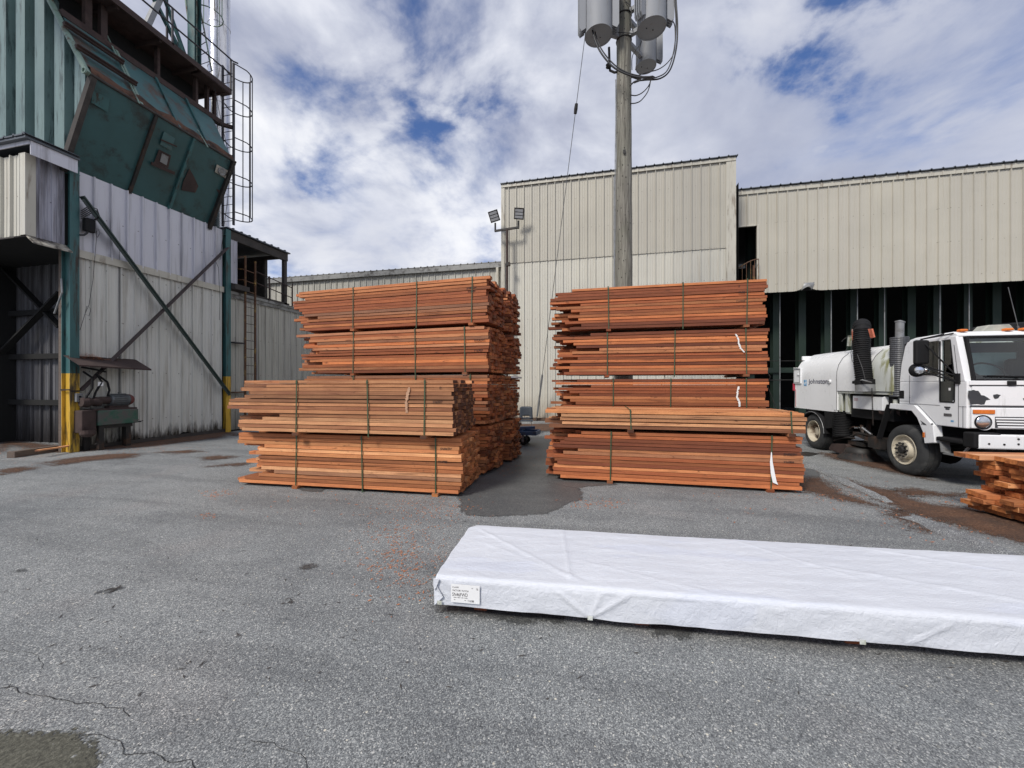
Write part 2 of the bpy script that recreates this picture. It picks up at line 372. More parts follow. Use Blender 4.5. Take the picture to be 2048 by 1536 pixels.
def polemat():
    t = NT('weathered_pole_wood'); co = t.coord()
    g = t.noise(t.coord((14, 14, .6)), 2.2, 7, .7); sp = t.vor(t.coord((3, 3, 1.6)), 4.2)
    c = t.ramp(g, [(.30, (.045, .04, .034)), (.45, (.14, .13, .11)), (.56, (.21, .20, .17)), (.70, (.34, .325, .28))])
    c = t.mix(t.mr(t.noise(co, 1.1, 3), .45, .7, 0, .4), c, (.13, .14, .10))
    c = t.mix(t.mr(sp, .12, .18, .95, 0), c, (.02, .017, .015))
    t.bump(g, .7, .012); return t.fin(c, .9)
M['pole'] = polemat()
def tarpmat():
    t = NT('white_woven_wrap'); co = t.coord()
    w = t.n('ShaderNodeTexWave'); t.l(co, w.inputs[0]); w.inputs['Scale'].default_value = 62; w.bands_direction = 'Y'
    w2 = t.n('ShaderNodeTexWave'); t.l(co, w2.inputs[0]); w2.inputs['Scale'].default_value = 62; w2.bands_direction = 'X'
    n1 = t.noise(co, 1.6, 5, .6); n2 = t.noise(t.coord((9, 30, 9)), 2.6, 6, .7, .7)
    st = t.noise(t.coord((.6, 3.2, 1)), 1.5, 3, .5)
    c = t.mix(t.mr(n1, .3, .7), (.61, .63, .68), (.67, .69, .735))
    c = t.mix(t.mr(st, .60, .64, 0, .28), c, (.58, .62, .74))
    c = t.mix(t.mr(t.vor(t.coord((3, 3, 3)), 2.3), .014, .022, .8, 0), c, (.25, .25, .27))
    h = t.math('ADD', t.math('MULTIPLY', t.math('ADD', w.outputs[1], w2.outputs[1]), .10), t.math('MULTIPLY', n2, 2.2))
    t.bump(h, .55, .008)
    return t.fin(c, .5, 0, .35)
M['tarp'] = tarpmat()
def clodmesh(name, pts, z, mat, jitter=.12, seg=14, label=None, kind='structure', dome=0.0, cat=None):
    """patch lying on the ground; its ragged outline comes from the distance to the outline"""
    P = [Vector((p[0], p[1])) for p in pts]; N = len(P)
    x0, x1 = min(p.x for p in P) - .2, max(p.x for p in P) + .2; y0, y1 = min(p.y for p in P) - .2, max(p.y for p in P) + .2
    cell = max(.02, math.sqrt((x1 - x0) * (y1 - y0)) / 70)
    nx, ny = int((x1 - x0) / cell) + 1, int((y1 - y0) / cell) + 1
    def sd(q):
        ins = False; best = 9
        for i in range(N):
            a, b = P[i], P[(i + 1) % N]; e = b - a; w_ = q - a
            h = max(0, min(1, w_.dot(e) / max(e.dot(e), 1e-9))); best = min(best, (w_ - e * h).length)
            if (a.y > q.y) != (b.y > q.y) and q.x < (b.x - a.x) * (q.y - a.y) / (b.y - a.y) + a.x: ins = not ins
        return best if ins else -best
    idx = {}; vs = []; ed = []; fs = []; D = {}
    for i in range(nx + 1):
        for j in range(ny + 1):
            q = Vector((x0 + i * cell, y0 + j * cell)); n_ = noise.noise_vector(Vector((q.x * 1.7, q.y * 1.7, 0))) * jitter
            D[i, j] = sd(q + Vector((n_.x, n_.y)))
    lim = -max(.12, jitter * 1.6) - cell
    def vid(i, j):
        if (i, j) not in idx:
            d = D[i, j]; h = z + (max(0, min(1, d / .25)) * dome * (1 + .6 * noise.noise(Vector((i * .9, j * .9, 0)))) if dome else 0)
            idx[i, j] = len(vs); vs.append((x0 + i * cell, y0 + j * cell, h)); ed.append(d)
        return idx[i, j]
    for i in range(nx):
        for j in range(ny):
            if max(D[i, j], D[i + 1, j], D[i, j + 1], D[i + 1, j + 1]) > lim: fs.append((vid(i, j), vid(i + 1, j), vid(i + 1, j + 1), vid(i, j + 1)))
    me = bpy.data.meshes.new(name); me.from_pydata(vs, [], fs); me.materials.append(mat)
    at = me.attributes.new('edge', 'FLOAT', 'POINT'); at.data.foreach_set('value', ed); me.update()
    o = bpy.data.objects.new(name, me); COL.objects.link(o)
    return tag(o, label, cat, kind=kind)
# ================= GROUND =========================================================
g = MB(); g.quad((-300, -300, 0), (300, -300, 0), (300, 400, 0), (-300, 400, 0))
tag(g.build('asphalt_ground', M['asphalt']), kind='structure')
def gp(*pts): return [onZ(x, y) for x, y in pts]
clodmesh('wet_shaded_ground', gp((915, 1000), (938, 1028), (1000, 1034), (1080, 1028), (1112, 1020), (1135, 1008), (1163, 1000), (1170, 984), (1150, 968), (1120, 930), (1110, 900), (1100, 872), (1000, 876), (960, 900), (900, 960)), .004, M['wet'], .09)  # wet asphalt, with the left pile's cast shade put into its darkness
for pts in (((868, 1205), (872, 1222), (950, 1232), (1040, 1246), (1130, 1250), (1150, 1220), (1000, 1190)),
            ((1290, 1245), (1310, 1270), (1370, 1276), (1430, 1262), (1420, 1240)),
            ((590, 972), (600, 982), (640, 985), (655, 976), (700, 980), (770, 985), (830, 988), (840, 975), (700, 962)),
            ((1440, 960), (1480, 975), (1560, 985), (1640, 975), (1640, 940), (1560, 930)),
            ((1100, 945), (1080, 962), (1150, 975), (1230, 970), (1240, 950))):
    clodmesh('damp_patch', gp(*pts), .0045, M['wet'], .04)
for pts in (((600, 1138), (612, 1144), (626, 1134), (622, 1128), (604, 1132)), ((192, 1186), (215, 1187), (242, 1178), (225, 1177)), ((572, 1206), (580, 1207), (588, 1203), (580, 1201)), ((32, 1142), (50, 1143), (52, 1139), (40, 1139))):
    clodmesh('oil_stain', gp(*pts), .004, M['wet'], .02)
mudp = [(-3.6, .2), (-3.6, 1.35), (-2.75, 1.25), (-2.42, 1.21), (-2.2, 1.12), (-2.08, 1.0), (-2.0, .8), (-1.9, .2)]
mudp = [onZ(0, 1450), onZ(60, 1450), onZ(130, 1462), onZ(160, 1470), onZ(175, 1490), onZ(198, 1512), onZ(190, 1536), Vector((-1.95, .7, 0)), Vector((-2.2, .1, 0)), Vector((-3.4, .2, 0)), Vector((-3.3, 1.1, 0))]
clodmesh('gravel_patch', mudp, .004, M['mud'], .05)
# sawdust drifts
SD = [((0, 905), (20, 890), (120, 905), (200, 900), (300, 893), (440, 876), (455, 868), (470, 872), (470, 866), (440, 862), (160, 896), (0, 880)),
      ((90, 925), (140, 917), (220, 908), (283, 908), (262, 915), (180, 922), (120, 930)),
      ((0, 940), (40, 935), (72, 936), (30, 945), (0, 950)), ((410, 915), (440, 911), (475, 913), (450, 918), (425, 920)),
      ((420, 932), (460, 928), (500, 926), (480, 932)), ((320, 905), (380, 900), (405, 904), (350, 908)),
      ((985, 848), (1110, 848), (1180, 856), (1180, 862), (1040, 862), (985, 860))]
for p in SD: tag(clodmesh('sawdust_drift', gp(*p), .006, M['sawdust'], .10, dome=.015), kind='stuff')
for p in (((1580, 965), (1640, 955), (1690, 990), (1750, 1010), (1810, 1025), (1880, 1065), (1850, 1062), (1800, 1040), (1770, 1015), (1700, 1005), (1620, 985)),
          ((1660, 950), (1720, 970), (1800, 985), (1860, 1010), (1930, 1015), (2010, 1030), (2120, 1060), (2120, 1110), (2040, 1085), (1930, 1055), (1850, 1035), (1800, 1020), (1740, 990)),
          ((1790, 980), (1830, 978), (1890, 988), (1960, 990), (1900, 995), (1820, 992)),
          ((1640, 905), (1700, 912), (1790, 925), (1860, 960), (1760, 940), (1660, 915))):
    tag(clodmesh('sawdust_drift', gp(*p), .006, M['sawdust'], .09, dome=.018), kind='stuff')
# broken asphalt ridge
def ridge(name, pts, w, h, seed):
    P = gp(*pts); b = MB(); N = 60; vs = []; L = len(P) - 1
    for i in range(N + 1):
        s = i / N * L; k = min(int(s), L - 1); q = P[k].lerp(P[k + 1], s - k); d = (P[min(k + 1, L)] - P[k]).normalized()
        n = Vector((-d.y, d.x, 0)); e = min(1, i / 4, (N - i) / 4)
        for j in range(9):
            a = (j / 8 - .5) * w * (1 + .5 * noise.noise(q * 3 + Vector((seed, 0, 0))))
            z = h * max(0, 1 - (2 * j / 8 - 1) ** 2) * e * (1 + .7 * noise.noise(q * 8 + Vector((j * .5, seed, 0))))
            vs.append(q + n * a + Vector((0, 0, z + .001)))
    b.add(vs, [(i * 9 + j, i * 9 + j + 1, (i + 1) * 9 + j + 1, (i + 1) * 9 + j) for i in range(N) for j in range(8)])
    return tag(b.build(name, M['oldasphalt'], smooth=50, fix=True), kind='structure')
ridge('asphalt_ridge', ((1605, 925), (1690, 965), (1785, 1008)), .16, .045, 1)
ridge('asphalt_ridge', ((1815, 1034), (1862, 1050), (1930, 1080), (2060, 1130), (2160, 1180)), .26, .05, 4)
def crack(pts, w=.006):
    w *= .55
    b = MB(); P = gp(*pts); c = []
    for a, q in zip(P, P[1:]):
        n = max(2, int((q - a).length / .02))
        for i in range(n):
            p = a.lerp(q, i / n); d = noise.noise_vector(p * 9) * .03 + noise.noise_vector(p * 30) * .012; c.append(p + Vector((d.x, d.y, 0)))
    vs = []
    for i, p in enumerate(c):
        d = (c[min(i + 1, len(c) - 1)] - c[max(i - 1, 0)]); d = d.normalized() if d.length else Vector((1, 0, 0)); n = Vector((-d.y, d.x, 0))
        ww = w * (.35 + .9 * abs(noise.noise(p * 14)))
        vs += [p + n * ww + Vector((0, 0, .0025)), p - n * ww + Vector((0, 0, .0025))]
    b.add(vs, [(2 * i, 2 * i + 2, 2 * i + 3, 2 * i + 1) for i in range(len(c) - 1)])
    tag(b.build('pavement_crack', M['crack'], fix=True), kind='structure')
Z2 = lambda l: [(x / 2, 900 + y / 2) for x, y in l]
crack(Z2([(-60, 962), (0, 958), (65, 955), (85, 975), (200, 990), (250, 1010), (340, 1015), (480, 1040), (520, 1080)]))
crack(Z2([(330, 1135), (450, 1150), (500, 1210), (590, 1215), (680, 1240), (760, 1230), (800, 1300)]))
crack(Z2([(1000, 1165), (1090, 1180), (1200, 1210), (1250, 1300)]), .004)
crack(Z2([(0, 800), (90, 805), (150, 830), (165, 890)]), .003)
crack(Z2([(180, 310), (290, 262), (500, 190), (620, 150), (760, 118), (900, 92)]), .004)
crack(Z2([(430, 340), (520, 325), (650, 318), (780, 290), (900, 262)]), .003)
crack([(1870, 1050), (1950, 1080), (2060, 1125)], .012)
# loose stones and wood chips
b = MB(); random.seed(5)
def pebble(b, p, r):
    o = [(1, 0, 0), (-1, 0, 0), (0, 1, 0), (0, -1, 0), (0, 0, 1), (0, 0, -.3)]
    a = random.random() * 6; ca, sa = math.cos(a), math.sin(a); sx, sy, sz = [r * random.uniform(.6, 1.4) for _ in range(3)]
    vs = []
    for x, y, z in o:
        x, y, z = x * sx, y * sy, z * sz * .6; vs.append((p[0] + x * ca - y * sa, p[1] + x * sa + y * ca, z + .002))
    b.add(vs, [(0, 2, 4), (2, 1, 4), (1, 3, 4), (3, 0, 4), (2, 0, 5), (1, 2, 5), (3, 1, 5), (0, 3, 5)])
for i in range(420):
    p = onZ(random.uniform(-100, 2100), random.uniform(1080, 1536) if random.random() < .8 else random.uniform(900, 1536))
    pebble(b, p, random.uniform(.003, .008) if random.random() < .95 else random.uniform(.01, .016))
tag(b.build('loose_gravel', M['stone']), kind='stuff')
b = MB()
def chip(b, p, l, w):
    a = random.uniform(0, PI); d = Vector((math.cos(a), math.sin(a), 0)); n = Vector((-d.y, d.x, 0)); z = Vector((0, 0, .005))
    b.add([p - d * l, p + n * w + z * .6, p + d * l + z * random.random() * 2, p - n * w + z * .2], [(0, 1, 2, 3)])
for i in range(760):
    x, y = random.gauss(800, 46), random.gauss(1100, 48)
    if random.random() < .3: x, y = random.gauss(870, 40), random.gauss(1012, 18)
    if y < 960: continue
    chip(b, onZ(x, y) + Vector((0, 0, .004)), random.uniform(.005, .02), random.uniform(.002, .006))
for cx, cy, sx, sy, n in ((440, 988, 18, 5, 60), (415, 1032, 10, 3, 20), (1200, 1008, 30, 8, 90), (1060, 905, 40, 10, 90), (30, 905, 60, 10, 150), (300, 895, 90, 6, 160), (1900, 1030, 80, 25, 260), (1680, 985, 60, 14, 160), (1500, 1000, 90, 20, 60), (700, 1000, 120, 15, 60), (1030, 940, 20, 10, 40)):
    for i in range(n): 
        y = random.gauss(cy, sy)
        if y > 860: chip(b, onZ(random.gauss(cx, sx), y) + Vector((0, 0, .006)), random.uniform(.008, .03), random.uniform(.003, .008))
tag(b.build('wood_chips', M['chips']), kind='stuff')
b = MB()
for i in range(260):
    chip(b, onZ(random.uniform(0, 2048), random.uniform(930, 1400)) + Vector((0, 0, .003)), random.uniform(.006, .03), random.uniform(.002, .005))
for p, l in (((225, 1180), .06), ((612, 1136), .05), ((578, 1205), .03), ((475, 1270), .02)):
    for k in range(5): chip(b, onZ(*p) + Vector((random.uniform(-.03, .03), random.uniform(-.03, .03), .004)), l * .6, l * .2)
tag(b.build('bark_litter', M['timber_dark']), kind='stuff')
# ================= LUMBER =========================================================
def board_mesh(b, x0, x1, y0, y1, z0, z1, r, segs, rng, base=0, bow=.0045, taper=0):
    vs = []
    ph = rng.uniform(0, 6); am = rng.uniform(-bow, bow); tw = rng.uniform(-.002, .002)
    for i in range(segs + 1):
        t = i / segs; x = x0 + (x1 - x0) * t
        dy = am * math.sin(PI * t + ph * .2) + tw * t; dz = abs(am) * .5 * math.sin(PI * t * 2 + ph) * .6
        vs += [(x, y0 + dy, z0 + dz), (x, y1 + dy, z0 + dz), (x, y1 + dy, z1 + dz), (x, y0 + dy, z1 + dz)]
    fs = [(0, 3, 2, 1), tuple(4 * segs + k for k in (0, 1, 2, 3))]; ms = [base + 1, base + 1]
    for i in range(segs):
        a = 4 * i; c = a + 4
        for k in range(4):
            j = (k + 1) % 4; fs.append((a + k, a + j, c + j, c + k)); ms.append(base)
    b.add(vs, fs, ms, r)
def pack(label, loc, yaw, L, W, n, th, left, right_j, straps, mat, seed, group, nb=8, marks=(), spans=None, lj=.12, rj=.03, boards_shown=100, bolster=True, wide=None, strapped=True, top=None):
    rng = random.Random(seed)
    root = thing('lumber_bundle', label, 'lumber', loc, yaw, group)
    wm, em = M[mat], M[mat + '_end']
    allb = []
    for k in range(n):
        kk = n - 1 - k      # left list is given from the top course down
        y = 0.0; ws = [rng.uniform(.8, 1.2) for _ in range(nb)]; s = sum(ws); ws = [w / s * W for w in ws]
        for i, w in enumerate(ws):
            base = left[kk % len(left)] if i == 0 else left[(kk * 3 + i * 5) % len(left)] * rng.uniform(.5, 1.2)
            xl = -L + base + (rng.uniform(-.03, .03) if i == 0 else rng.uniform(-lj, lj))
            xr = rng.uniform(-rj, rj) * (1 if rng.random() > .22 else 3.2)
            if xr > rj * 1.3: xr = rj * 1.3
            y0 = y + (rng.uniform(-.004, .016) if i == 0 else .001); y1 = y + w - rng.uniform(.003, .012)
            z0 = .05 + k * th + rng.uniform(0, .001); z1 = z0 + th - rng.uniform(.0035, .011) - (0 if rng.random() > .12 else .008)
            pr = 0 if i == 0 else (1 if k == n - 1 or i == nb - 1 else 2)
            allb.append((pr, i if i else -1, k, (xl, xr, y0, y1, z0, z1), (rng.random(), rng.random(), rng.random() + .01), i == 0 or k == n - 1))
            y += w
    allb.sort(key=lambda q: (q[0] > 0, q[1] if q[0] else 0))
    for q in allb[:boards_shown]:
        b = MB(); x0, x1, y0, y1, z0, z1 = q[3]
        board_mesh(b, x0, x1, y0, y1, z0, z1, q[4], 8 if q[5] else 1, rng); b.build('board', [M[top], M[top + '_end']] if top and q[2] == n - 1 else [wm, em], root)
    if allb[boards_shown:]:
        b = MB()
        for q in allb[boards_shown:]:
            x0, x1, y0, y1, z0, z1 = q[3]; board_mesh(b, x0, x1, y0, y1, z0, z1, q[4], 1, rng)
        tag(b.build('inner_boards', [wm, em], root), kind='stuff')
    H = .05 + n * th
    for sx in straps:
        if strapped:
            b = MB(); x = sx; jt = rng.uniform(-.02, .02)
            p = [(x, -.0105, .0), (x + jt, -.0105, H + .004), (x + jt, W + .004, H + .004), (x, W + .004, .0)]
            for a, c in zip(p, p[1:]): b.beam(a, c, .018, .0022, up=(0, 0, 1) if abs(a[2] - c[2]) < .01 else (0, 1, 0))
            b.beam((x, -.0105, .002), (x, W + .004, .002), .018, .0022)
            b.box(x + jt - .012, x + jt + .012, -.016, -.0115, H * .93, H * .93 + .04)
            b.build('strap', M['strap'], root)
    if bolster:
        xs = (straps[0], straps[-1]) if len(straps) > 1 else (-.4, -L * .8)
        for x in xs:
            b = MB()
            board_mesh(b, 0, W + .06, 0, .09, 0, .044, (rng.random(), .5, .3), 1, rng)
            b.v = [(x + .04 - v[1], v[0] - .03 + rng.uniform(-.001, .001), v[2]) for v in b.v]
            b.build('bearer', [wm, em], root, fix=True)
    for s, x, z, size in marks:
        text('handwriting', s, size, frame((x, -.0045, z), (1, 0, .03), (0, 0, 1)), M['ink'], root, off=-.0, sx=1.0, shear=.25)
    return root
R = math.radians
TH = .0575
GL = 'lumber bundles in the left pile'; GR = 'lumber bundles in the right pile'
A1L = [0, .04, .04, .48, .37, .37, .38, .40, .40, .43, .66, .41, .14, .06]
A2L = [.94, .66, .26, .39, .27, .04, .02, 0, .19, .9, .64, .19, .2, .25]
T3L = [.17, .12, .26, 0, .02, .03, .15, .24, .26, .6, .32, .27, .25, .3]
T2L = [0, .35, .3, .5, .13, .4, .55, .12, .13, .3, .65, .15, .03, .5]
B1L = [.57, .34, .32, .23, .13, .5, .3, 0, .13, .2, .16, .15, .12, .27]
B2L = [0, .25, .2, .24, .03]
C3L = [.47, .15, .15, .14, 0, .6, .14, .44, .6, .4, .56, .3, .66, .4]
C2L = [.74, 0, .22, .4, .45, .9, .38, .1, .47, .05, .34, .06, .3, .2]
C1L = [.46, 0, .7, .1, .28, .5, .15, .3, .4, .2, .1, .3, .4, .2]
pack('bright orange lumber bundle on the ground at the front of the left pile', (-1.92, 5.12, 0), R(2.4), 3.68, 1.0, 14, .0560, A1L, 0, (-.36, -1.5, -2.62), 'wood4', 1, GL, marks=(('SN06SH', -.30, .66, .05), ('Y16905', -.33, .48, .045)))
pack('weathered brown lumber bundle resting on the bright orange front bundle, with dark board ends', (-1.97, 4.98, .835), R(2.2), 3.66, 1.02, 14, .0555, A2L, 0, (-.42, -1.27, -2.45), 'wood2', 2, GL, marks=(('Y16907', -.30, .50, .045), ('D', -.2, .70, .04)))
ZL = [0, .855, 1.765, 2.635]
pack('bottom bundle of the tall stack right behind the bright orange bundle in the left pile', (-1.93, 6.40, 0), R(-4.2), 4.2, 1.0, 14, TH, T2L, 0, (-.3, -1.4, -2.75), 'wood', 3, GL, rj=.05, boards_shown=98)
pack('second bundle up in the tall stack right behind the weathered brown bundle', (-1.92, 6.42, ZL[1]), R(-4.2), 4.1, 1.0, 15, TH, T3L, 0, (-.3, -1.4, -2.75), 'wood', 4, GL, rj=.04, boards_shown=98)
pack('reddish orange lumber bundle second from the top at the front of the left pile', (-1.91, 6.44, ZL[2]), R(-4.2), 4.18, 1.0, 14, .0575, T2L, 0, (-.42, -1.42, -2.8), 'wood', 5, GL, rj=.035, marks=(('SN06SH', -.26, .58, .06), ('Y16903', -.26, .40, .055)))
pack('topmost strapped lumber bundle at the front of the tall left pile', (-1.91, 6.44, ZL[3]), R(-4.2), 4.28, 1.0, 14, .0575, T3L, 0, (-.30, -1.4, -2.8), 'wood3', 6, GL, rj=.04, marks=(('SN06SH', -.40, .64, .055), ('Y16901', -.38, .58, .05)))
ord_ = ('bottom bundle of the rearmost left stack, board ends showing beside the blue cart', 'second bundle up in the rearmost left stack, just below the white slat', 'third bundle up in the rearmost left stack, just above the white slat', 'top bundle of the rearmost left stack, just under the floodlight pole')
for k in range(4):
    pack(ord_[k], (-1.80 + (.03, -.02, .02, 0)[k], 7.62, ZL[k]), R(-2.0), 4.2, .86, 14 if k != 1 else 15, TH, T3L if k % 2 else T2L, 0, (-.4, -2.9), ('wood', 'wood', 'wood3', 'wood3')[k], 20 + k, GL, nb=7, rj=.045, boards_shown=98)
pack('red-brown lumber bundle on the ground with a white flap by its right strap', (2.88, 6.40, 0), R(0.2), 3.76, 1.1, 14, .0560, B1L, 0, (-.42, -2.72), 'wood3', 7, GR, marks=(('SN06SH', -.26, .55, .05), ('Y16904', -.26, .44, .045)))
pack('shallow lumber bundle with pale open top at the front of the right pile', (2.90, 6.36, .835), R(0.2), 3.76, 1.14, 5, .0600, B2L, 0, (-.18, -2.42), 'wood2', 8, GR, marks=(('Y16558', -.34, .16, .045),), top='wood4')  # top course in paler wood: skylight on the top put into the colour
ZR = [0, .855, 1.735, 2.635]
pack('bottom bundle of the right-hand rear stack, behind the red-brown front bundle', (2.93, 7.80, 0), R(0), 3.8, 1.1, 14, TH, C1L, 0, (-.33, -1.5, -2.7), 'wood3', 9, GR, boards_shown=70)
pack('lumber bundle with a short vertical white spray mark, just above the shallow bundle', (2.93, 7.78, ZR[1]), R(0), 3.82, 1.1, 14, .0570, C1L, 0, (-.33, -1.63, -2.68), 'wood3', 10, GR)
pack('lumber bundle with a bent white spray mark, second from the top of the right pile', (2.94, 7.78, ZR[2]), R(0), 3.86, 1.1, 14, .0590, C2L, 0, (-.34, -1.57, -2.8), 'wood3', 12, GR)
pack('topmost strapped lumber bundle of the right pile, in front of the wooden utility pole', (2.92, 7.78, ZR[3]), R(0), 3.92, 1.1, 14, .0590, C3L, 0, (-.32, -1.4, -2.75), 'wood3', 13, GR, marks=(('SN06', -.46, .62, .05), ('2', -.46, .74, .05), ('Y16908', -.5, .46, .05), ('Y2', -3.6, .6, .05)))
bund = [o for o in bpy.data.objects if o.name.startswith('lumber_bundle')]
def spray(root, pts, w, name='spray_mark', mat='chalk', y=-.0075):
    b = MB(); c = []
    rng = random.Random(3)
    P = [Vector((x, y, z)) for x, z in pts]
    for a, q in zip(P, P[1:]):
        for i in range(8): c.append(a.lerp(q, i / 8) + Vector((rng.uniform(-.006, .006), 0, 0)))
    c.append(P[-1]); vs = []
    for p in c:
        ww = w * rng.uniform(.55, 1.25); vs += [p + Vector((-ww, 0, 0)), p + Vector((ww, 0, 0)), p + Vector((-ww, .002, 0)), p + Vector((ww, .002, 0))]
    for i in range(len(c) - 1):
        a = 4 * i; b.add([vs[a], vs[a + 1], vs[a + 5], vs[a + 4]], [(0, 1, 2, 3)])
    b.build(name, M[mat], root, fix=True)
byl = {o['label']: o for o in bund}
c1 = [o for o in bund if 'short vertical white' in o['label']][0]
c2 = [o for o in bund if 'bent white' in o['label']][0]
b1 = [o for o in bund if 'white flap' in o['label']][0]
spray(c2, ((-.52, .78), (-.48, .70), (-.47, .60), (-.44, .52), (-.38, .44)), .014)
spray(c1, ((-.46, .70), (-.48, .60), (-.49, .50), (-.45, .42), (-.45, .33)), .016)
a2 = [o for o in bund if 'weathered brown' in o['label']][0]
spray(a2, ((-.64, .72), (-.67, .60), (-.69, .5), (-.68, .36)), .02, 'pale_scuff', 'scuff')
b = MB(); fl = [(-.42, .60), (-.41, .59), (-.40, .45), (-.375, .30), (-.35, .17), (-.33, .12), (-.40, .15), (-.425, .28), (-.435, .45)]
b.prism(fl, lambda a, c, t: (a, -.014 + t + .03 * (.6 - c) ** 2 * -1, c), 0, .002); b.build('white_flap', M['label'], b1, fix=True)
b = MB(); board_mesh(b, 0, .9, 0, .10, 0, .036, (.5, .5, .5), 1, random.Random(1))
b.v = [(-1.82 - v[1] * .4 + .10, 7.62 + v[0], 1.722 + v[2]) for v in b.v]
o = b.build('white_slat', M['label'], fix=True); tag(o, 'white slat sticking out between two bundles at the rear corner of the left pile', 'slat')
# loose topped pile at the right edge, boards overhanging at different lengths
def rpile():
    rng = random.Random(31); P0 = Vector((4.42, 6.00, 0)); yaw = R(6.5)
    root = thing('lumber_bundle', 'untidy orange lumber stack with staggered ends, right edge below the truck bumper', 'lumber', P0, yaw)
    offs = [.16, .06, .02, .04, .24, .20, .14, .18, .12, .14, .08, .0]     # from ground up
    W = 1.15; cnt = 0; nb = 8
    for k, of in enumerate(offs):
        y = 0
        for i in range(nb):
            w = W / nb; ex = of + rng.uniform(-.06, .12) + i * .01
            if k in (3, 6) and rng.random() < .35: ex += .4
            b = MB(); z = .05 + k * .0585
            board_mesh(b, ex, 4.2 + rng.uniform(-.2, .2), -y - w + .003, -y, z, z + .052, (rng.random(), rng.random(), rng.random() + .01), 4, rng)
            b.build('board', [M['wood4'], M['wood4_end']], root); y += w
    for x in (.9, 3.4):
        b = MB(); b.box(x, x + .09, -W - .03, .03, 0, .046, 0, (.3, .5, .2)); b.build('bearer', M['wood'], root)
        b = MB(); H = .05 + 12 * .0585
        for a, c in (((x, .006, 0), (x, .006, H)), ((x, .006, H + .003), (x, -W - .006, H + .003)), ((x, -W - .006, H), (x, -W - .006, 0))):
            b.beam(a, c, .018, .003, up=(0, 0, 1) if a[2] == c[2] else (0, 1, 0))
        b.build('strap', M['label'], root)
    for px_, of in ((.16, 0.0), (.3, -.3)):
        b = MB(); b.add([(px_, -.35 + of, .178), (px_ + .03, -.37 + of, .178), (px_ + .09, -.36 + of, .11), (px_ + .06, -.34 + of, .11)], [(0, 1, 2, 3)])
rpile()
